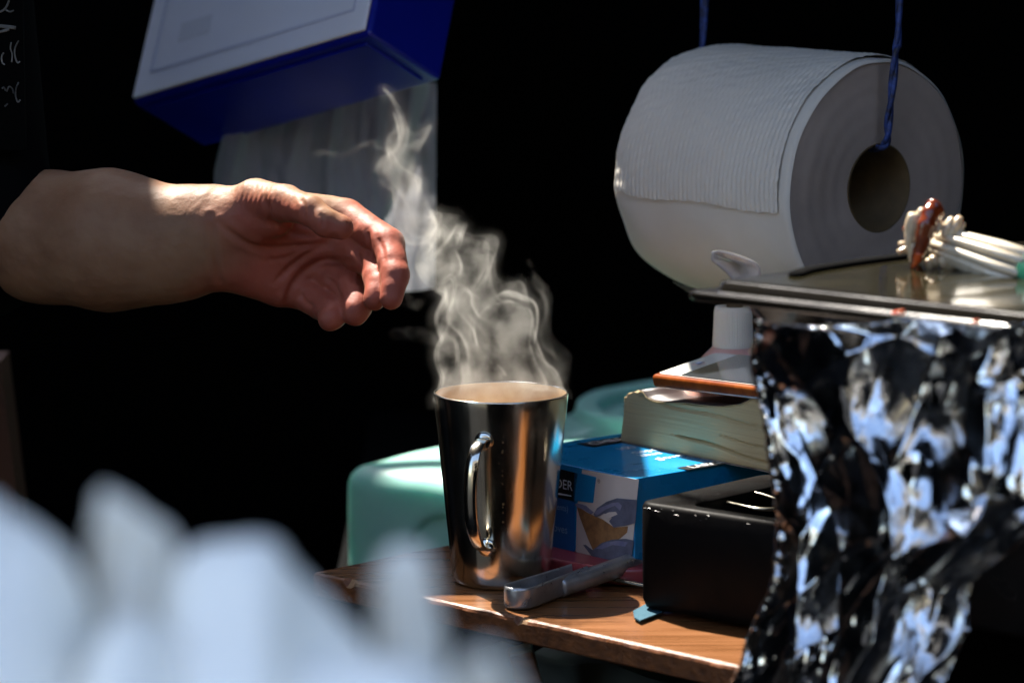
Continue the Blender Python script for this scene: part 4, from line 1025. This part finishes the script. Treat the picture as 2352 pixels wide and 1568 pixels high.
creases = [([(505, 512), (530, 535), (570, 560), (620, 570), (680, 565), (735, 560), (770, 545)], 7, .0016),      # thenar crease
 ([(610, 455), (622, 500), (660, 530), (720, 545)], 6, .0012), ([(780, 560), (720, 575), (670, 610), (630, 650)], 6, .0012),
 ([(800, 600), (740, 600), (690, 630), (665, 670), (655, 702)], 7, .0016), ([(700, 560), (660, 590), (600, 600)], 5, .0006),
 ([(560, 555), (620, 590), (660, 640)], 5, .0005), ([(486, 500), (492, 560), (500, 630), (512, 655)], 8, .0015), ([(474, 520), (478, 580), (486, 640)], 6, .0007),
 ([(690, 672), (700, 690), (720, 705)], 5, .001), ([(752, 640), (770, 655), (785, 690)], 5, .001), ([(820, 575), (830, 610), (826, 650)], 5, .001),
 ([(845, 530), (850, 560), (848, 590)], 5, .001), ([(868, 545), (880, 575), (882, 600)], 5, .0008), ([(690, 455), (700, 475), (695, 500)], 5, .0009), ([(735, 490), (742, 505), (738, 525)], 4, .0007)]
for pth_, wd, dep in creases:
    d_, t_ = polyd(pth_); disp -= dep*np.exp(-(d_/wd)**2)*np.clip(np.minimum(t_, 1-t_)*8, .15, 1)*front
    disp += dep*.25*np.exp(-((d_-wd*2)/wd)**2)*front
fin = np.array([mnoise.noise(Vector(p)*160)*.00022+mnoise.noise(Vector((p[0]*60, p[1]*60, p[2]*60)))*.0006 for p in vsk])
# fine radial wrinkles across the thumb base
wr = np.sin((PXc*.55+PYc*.18))*.00018*np.exp(-(((PXc-590)/70)**2+((PYc-455)/38)**2))
vsk = vsk+N*(disp+fin+wr)[:, None]
sun_pale = 1-np.clip(1.5*np.clip(N[:, 2]-.15, 0, 1), 0, 1)*(PYc < 545)*np.clip((830-PXc)/60, 0, 1)  # upward thumb and wrist faces kept paler, standing in for sun
palmf = sun_pale*np.clip((PXc+40*np.sin(PYc*.03)-430)/150, 0, 1)*np.clip(front*1.6-.45+.5*np.clip((PXc-640)/120, 0, 1), 0, 1)
person = thing('person', (W(-900, 600, .35)[0], .35, GZ), 'person in black reaching a bare arm with curled fingers over the mug', 'person')
# rest of the body (mostly outside the frame), coarse
step0 = .012
elb = ch[1][0]; shd = np.array([elb[0]-.055, .19, elb[2]+.245]); neck = np.array([shd[0]-.185, .27, shd[2]+.05]); hip = np.array([neck[0]-.05, .36, GZ+.92])
shr = neck+np.array([-.19, .03, -.05])
org_b = np.array([shr[0]-.25, -.05, GZ-.0]); top_b = np.array([elb[0]+.12, .75, neck[2]+.33])
nb3 = np.ceil((top_b-org_b)/step0).astype(int); gb_ = [org_b[i]+step0*np.arange(nb3[i]) for i in range(3)]
Gb = (gb_[0][:, None, None], gb_[1][None, :, None], gb_[2][None, None, :])
def bsd(prims):
    Q = None
    for (a, b, ra, rb2, k, ys) in prims:
        d_ = rcone(Gb, a, b, ra, rb2, ys); Q = d_ if Q is None else smin(Q, d_, k)
    return Q
head = neck+np.array([.01, -.02, .19])
bodyp = [(neck-UPZ*.06, neck+UPZ*.07, .062, .055, .03, 1), (head, head-UPZ*.05, .088, .07, .03, .9), (head-np.array([0, .07, .05]), head-np.array([0, .10, .075]), .02, .013, .02, 1), (head-np.array([0, .06, .11]), head-np.array([0, .07, .11]), .03, .03, .02, 1),
 (shd, neck-UPZ*.03, .058, .06, .05, 1), (shr, neck-UPZ*.03, .058, .06, .05, 1), (neck-UPZ*.08, hip+UPZ*.15, .13, .12, .08, 1.35), (hip+UPZ*.05, hip, .14, .14, .06, 1.3),
 (shd, elb, .050, .042, .03, 1), (shr, shr+np.array([-.05, .02, -.27]), .05, .042, .03, 1), (shr+np.array([-.05, .02, -.27]), shr+np.array([-.03, -.10, -.48]), .042, .03, .02, 1), (shr+np.array([-.03, -.10, -.48]), shr+np.array([-.02, -.14, -.57]), .035, .028, .02, .8)]
for s_ in (-1, 1):
    hj = hip+np.array([.09*s_, 0, -.02]); kn = np.array([hj[0]+.01*s_, .36, GZ+.48]); an = np.array([kn[0], .40, GZ+.09]); toe = np.array([kn[0]+.02*s_, .22, GZ+.04])
    bodyp += [(hj, kn, .085, .058, .04, 1), (kn, an, .056, .04, .03, 1), (an-UPZ*.04, toe, .045, .035, .03, 1)]
Db = bsd(bodyp); vb, fb = nets(Db, org_b, step0); vb = relax(vb, fb, 2)
na = len(vsk); allv = np.concatenate([vsk, vb]); allf = np.concatenate([fsk, fb+na])
# keep the fine arm and drop coarse faces to the right of the cuff (they would overlap it)
cutx = ch[1][0][0]+.02
keepf = np.concatenate([np.ones(len(fsk), bool), (vb[fb].mean(1)[:, 0] < cutx)]); allf = allf[keepf]
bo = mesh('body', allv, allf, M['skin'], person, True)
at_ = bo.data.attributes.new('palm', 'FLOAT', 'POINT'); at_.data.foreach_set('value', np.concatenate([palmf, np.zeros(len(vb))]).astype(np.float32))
# clothes = grown shells of the same field
shirt = [(neck-UPZ*.10, hip+UPZ*.05, .147, .15, .08, 1.3), (shd, neck-UPZ*.06, .072, .08, .05, 1), (shr, neck-UPZ*.06, .072, .08, .05, 1), (shd, elb-rt*.006, .075, .062, .04, 1), (elb-rt*.012, W(-55, 545, HY+.075), .060, .0485, .02, 1), (shd, W(15, 440, HY+.045), .07, .026, .03, 1), (shr, shr+np.array([-.05, .02, -.25]), .066, .056, .03, 1)]
vs_, fs_ = nets(bsd(shirt), org_b, step0); vs_ = relax(vs_, fs_, 3); mesh('long_sleeved_top', vs_, fs_, M['tshirt'], person, True)
tr_ = [(hip+UPZ*.06, hip, .155, .15, .06, 1.25)]
for s_ in (-1, 1):
    hj = hip+np.array([.09*s_, 0, -.02]); kn = np.array([hj[0]+.01*s_, .36, GZ+.48]); an = np.array([kn[0], .40, GZ+.10]); tr_ += [(hj, kn, .100, .073, .04, 1), (kn, an, .072, .062, .03, 1)]
vs_, fs_ = nets(bsd(tr_), org_b, step0); vs_ = relax(vs_, fs_, 3); mesh('trousers', vs_, fs_, M['trouser'], person, True)
vs_, fs_ = nets(np.maximum(bsd([(head+UPZ*.02, head+np.array([0, .03, -.02]), .1, .095, .02, .9)]), -(bsd([(head+np.array([0, -.12, -.03]), head+np.array([0, -.13, -.08]), .10, .09, .02, 1)]))), org_b, step0); mesh('hair', relax(vs_, fs_, 2), fs_, M['hair'], person, True)
ef = []
for s_ in (-1, 1):
    vv, ff = lathe([(.001, .012), (.008, .009), (.0115, .003), (.0115, -.003), (.001, -.01)], head+np.array([.032*s_, -.082, -.01]), 16, -fw*0+np.array([0, -1.0, 0])); mesh('eye', vv, ff, M['phone_white'], person, True)
# ------------------------------------------------------------------ water container (distance field in its own frame)
cs_ = .0028; pad = .012
cn3 = [np.arange(-pad, L_+pad, cs_) for L_ in (WA, WB, WH)]; cn3[2] = np.arange(-pad, WH+.03, cs_)
CX, CY, CZ = cn3[0][:, None, None], cn3[1][None, :, None], cn3[2][None, None, :]
def sbox(cx, cy, cz, hx, hy, hz, r):
    qx = np.abs(CX-cx)-hx+r; qy = np.abs(CY-cy)-hy+r; qz = np.abs(CZ-cz)-hz+r
    return np.sqrt(np.maximum(qx, 0)**2+np.maximum(qy, 0)**2+np.maximum(qz, 0)**2)+np.minimum(np.maximum(qx, np.maximum(qy, qz)), 0)-r
def scup(cu, cv, ru, rv, z0, z1, rr=.004):      # elliptical slab between two heights
    q = (np.sqrt(((CX-cu)/ru)**2+((CY-cv)/rv)**2)-1)*min(ru, rv); return np.maximum(q, np.maximum(z0-CZ, CZ-z1))-rr*0
def smaxk(a, b, k): return -smin(-a, -b, k)
Dc = np.maximum(sbox(WA/2, WB/2, WH/2-.03, WA/2, WB/2, WH/2+.03, .017), -CZ)
Dc = smin(Dc, scup(.105, .335, .092, .118, .02, WH+.016), .014)
Dc = smaxk(Dc, -scup(.105, .335, .074, .097, WH+.004, WH+.1), .006)
Dc = smin(Dc, scup(.105, .335, .056, .076, .02, WH+.014), .006)
Dc = smaxk(Dc, -scup(.105, .335, .040, .055, WH+.000, WH+.1), .006)
Dc = smaxk(Dc, -scup(.088, .105, .026, .058, WH-.009, WH+.1), .008)
Dc = smaxk(Dc, -scup(.105, .205, .085, .010, WH-.006, WH+.1), .007)
rdc = np.sqrt((CX-.100)**2+(CZ-(WH-.070))**2)
Dc = smaxk(Dc, -(np.maximum(rdc-.040, CY-.008)), .006)
Dc = Dc+.0008*np.sin(CX*55+CY*31)*np.cos(CY*43+CZ*60)
vc, fc = nets(Dc, np.array([c[0] for c in cn3]), cs_); vc = relax(vc, fc, 2)
vw = Lc_+np.outer(vc[:, 0], A_)+np.outer(vc[:, 1], B_)+np.outer(vc[:, 2], UPZ)
mesh('moulded_shell', vw, fc, M['turq'], wc, True)
vv, ff = lathe([(.017, -.004), (.018, 0), (.018, .010), (.016, .012), (.001, .012)], Lc_+A_*.105+B_*.335+UPZ*(WH+.001), 24); mesh('screw_cap', vv, ff, M['turq'], wc, True)
# ================================================================== STEAM (volume grid round advected sheets)
def steam():
    rg_ = np.random.RandomState(3)
    cl = [(1152, 905, 0, 150), (1140, 850, 0, 120), (1120, 770, .002, 105), (1105, 700, .0, 100), (1068, 630, -.002, 78), (1005, 560, -.002, 54), (968, 480, 0, 42), (945, 410, .002, 38), (915, 350, .004, 50), (900, 300, .006, 70)]
    S = np.linspace(0, 1, len(cl)); cx = np.array([W(c[0], c[1], c[2]) for c in cl]); rr = np.array([c[3]*px for c in cl])
    sheets = []
    K = [(rg_.randn(3), rg_.randn(3), rg_.rand()*6.28, f_) for f_ in ([60]*3+[105]*6+[190]*9+[330]*7)]
    def vel(P):
        out = np.zeros_like(P)
        for (k, a, ph_, f_) in K:
            k_ = k/np.linalg.norm(k)*f_*np.array([1, 1, .62]); c_ = np.cross(k_, a); c_ /= np.linalg.norm(c_); out += c_[None, :]*np.sin(P@k_+ph_)[:, None]*(60/f_)**.5
        return out
    def sheet(nu, nv, f):
        u, v_ = np.meshgrid(np.linspace(0, 1, nu), np.linspace(0, 1, nv), indexing='ij')
        P, amp = f(u.ravel(), v_.ravel())
        for it in range(26): P = P+vel(P)*(amp[:, None])*.00026
        F = []
        for i in range(nu-1):
            for j in range(nv-1): k = i*nv+j; F.append((k, k+1, k+nv+1, k+nv))
        return P, F
    def tubef(scale, s0, s1, th0, th1, dx=0, flatten=.55, seed=0):
        def f(u, v_):
            s = s0+(s1-s0)*u; th_ = th0+(th1-th0)*v_
            c = np.stack([np.interp(s, S, cx[:, i]) for i in range(3)], 1); r = np.interp(s, S, rr)*scale
            P = c+np.stack([np.cos(th_)*r+dx, np.sin(th_)*r*flatten, 0*r], 1)
            return P, .25+1.15*np.clip(s*1.6, 0, 1)
        return f
    def pathf(pts, wd, s_amp):
        pp = np.array(smoothpath([W(*p) for p in pts], 60))
        def f(u, v_):
            c = np.stack([np.interp(u*60, np.arange(61), pp[:, i]) for i in range(3)], 1)
            wv = wd*(.3+.7*np.sin(np.pi*np.clip(u, 0, 1)))
            return c+np.stack([(v_-.5)*wv*.5, (v_-.5)*wv, 0*u], 1), np.full(len(u), s_amp)
        return f
    out = [sheet(230, 110, tubef(1.0, 0, .93, 0, 6.0)), sheet(200, 90, tubef(.62, .02, .98, .5, 6.4, .004)), sheet(150, 60, tubef(.3, .05, 1.0, .2, 5.8, -.006)),
           sheet(120, 40, tubef(.95, 0, .62, 2.0, 4.4, .0)),
           sheet(110, 26, pathf([(1285, 905, 0), (1300, 860, 0), (1275, 800, .002), (1262, 740, .0), (1235, 680, -.003), (1240, 600, -.003)], .020, .75)),
           sheet(80, 20, pathf([(1020, 790, -.004), (985, 770, -.006), (930, 775, -.008), (908, 800, -.006)], .014, .5)),
           sheet(60, 16, pathf([(880, 640, -.006), (900, 690, -.006), (930, 720, -.004), (960, 690, -.004)], .010, .6)),
           sheet(70, 14, pathf([(1010, 540, 0), (1060, 590, 0), (1115, 600, 0), (1150, 630, 0)], .012, .7)),
           sheet(60, 14, pathf([(860, 350, .01), (820, 340, .01), (760, 365, .01), (720, 380, .012)], .010, .6))]
    V_, F_, A_f = [], [], []
    for n_, (P, F) in enumerate(out):
        b = len(V_); V_ += P.tolist(); F_ += [tuple(i+b for i in q) for q in F]; A_f += [n_ >= 4]*len(F)
    return np.array(V_), F_, A_f
vs_, fs_, wsp = steam()
stm = mesh('steam', vs_, fs_, None, None)
wa = stm.data.attributes.new('wisp', 'BOOLEAN', 'FACE'); wa.data.foreach_set('value', wsp)
tag(stm, 'curling white steam rising from the mug towards the hand', 'steam', kind='stuff')
vm = bpy.data.materials.new('steam_volume'); vm.use_nodes = True; t = vm.node_tree; t.nodes.clear()
out = t.nodes.new('ShaderNodeOutputMaterial'); pv = t.nodes.new('ShaderNodeVolumePrincipled'); pv.inputs['Color'].default_value = (.97, .95, .90, 1); pv.inputs['Anisotropy'].default_value = .35
pv.inputs['Density'].default_value = 1.0
t.links.new(pv.outputs[0], out.inputs['Volume'])
stm.data.materials.append(vm)
ng = bpy.data.node_groups.new('steam_grid', 'GeometryNodeTree')
ng.interface.new_socket('Geometry', in_out='INPUT', socket_type='NodeSocketGeometry'); ng.interface.new_socket('Geometry', in_out='OUTPUT', socket_type='NodeSocketGeometry')
N_ = ng.nodes; L_ = ng.links
gi = N_.new('NodeGroupInput'); go = N_.new('NodeGroupOutput')
nat = N_.new('GeometryNodeInputNamedAttribute'); nat.data_type = 'BOOLEAN'; nat.inputs['Name'].default_value = 'wisp'
sep = N_.new('GeometryNodeSeparateGeometry'); sep.domain = 'FACE'; L_.new(gi.outputs[0], sep.inputs[0]); L_.new(nat.outputs['Attribute'], sep.inputs['Selection'])
prx = N_.new('GeometryNodeProximity'); prx.target_element = 'FACES'; L_.new(sep.outputs['Inverted'], prx.inputs[0])
prw = N_.new('GeometryNodeProximity'); prw.target_element = 'FACES'; L_.new(sep.outputs['Selection'], prw.inputs[0])
def math_(op, a, b=None, c=None):
    n = N_.new('ShaderNodeMath'); n.operation = op
    for i, q in enumerate((a, b, c)):
        if q is None: continue
        if isinstance(q, (int, float)): n.inputs[i].default_value = q
        else: L_.new(q, n.inputs[i])
    return n.outputs[0]
SIG = .0008; STEAM_D = 28.0
dn = math_('DIVIDE', prx.outputs['Distance'], SIG); e_ = math_('EXPONENT', math_('MULTIPLY', math_('MULTIPLY', dn, dn), -1.0))
dn2 = math_('DIVIDE', prx.outputs['Distance'], .0042); e2_ = math_('MULTIPLY', math_('EXPONENT', math_('MULTIPLY', math_('MULTIPLY', dn2, dn2), -1.0)), .085)
dw = math_('DIVIDE', prw.outputs['Distance'], .0014); ew_ = math_('MULTIPLY', math_('EXPONENT', math_('MULTIPLY', math_('MULTIPLY', dw, dw), -1.0)), .13)
e_ = math_('ADD', e_, ew_)
core = math_('MAXIMUM', math_('SUBTRACT', math_('ADD', e_, e2_), .004), 0.0)
pos = N_.new('GeometryNodeInputPosition'); nzn = N_.new('ShaderNodeTexNoise'); nzn.inputs['Scale'].default_value = 55; nzn.inputs['Detail'].default_value = 3
L_.new(pos.outputs[0], nzn.inputs['Vector'])
mrn = N_.new('ShaderNodeMapRange'); mrn.inputs[1].default_value = .36; mrn.inputs[2].default_value = .66; mrn.inputs[3].default_value = .04; mrn.inputs[4].default_value = 1.5
L_.new(nzn.outputs[0], mrn.inputs[0])
den = math_('MULTIPLY', math_('MULTIPLY', core, mrn.outputs[0]), STEAM_D)
vcb = N_.new('GeometryNodeVolumeCube')
lo = vs_.min(0)-np.array(stm.location)-.003; hi = vs_.max(0)-np.array(stm.location)+.003
VX = .0008; res = np.ceil((hi-lo)/VX).astype(int)
L_.new(den, vcb.inputs['Density']); vcb.inputs['Min'].default_value = lo; vcb.inputs['Max'].default_value = hi
for i, nm in enumerate(('Resolution X', 'Resolution Y', 'Resolution Z')): vcb.inputs[nm].default_value = int(res[i])
smt = N_.new('GeometryNodeSetMaterial'); smt.inputs['Material'].default_value = vm
L_.new(vcb.outputs[0], smt.inputs[0]); L_.new(smt.outputs[0], go.inputs[0])
gm = stm.modifiers.new('grid', 'NODES'); gm.node_group = ng
print('steam grid', res, res.prod(), 'sheet verts', len(vs_))
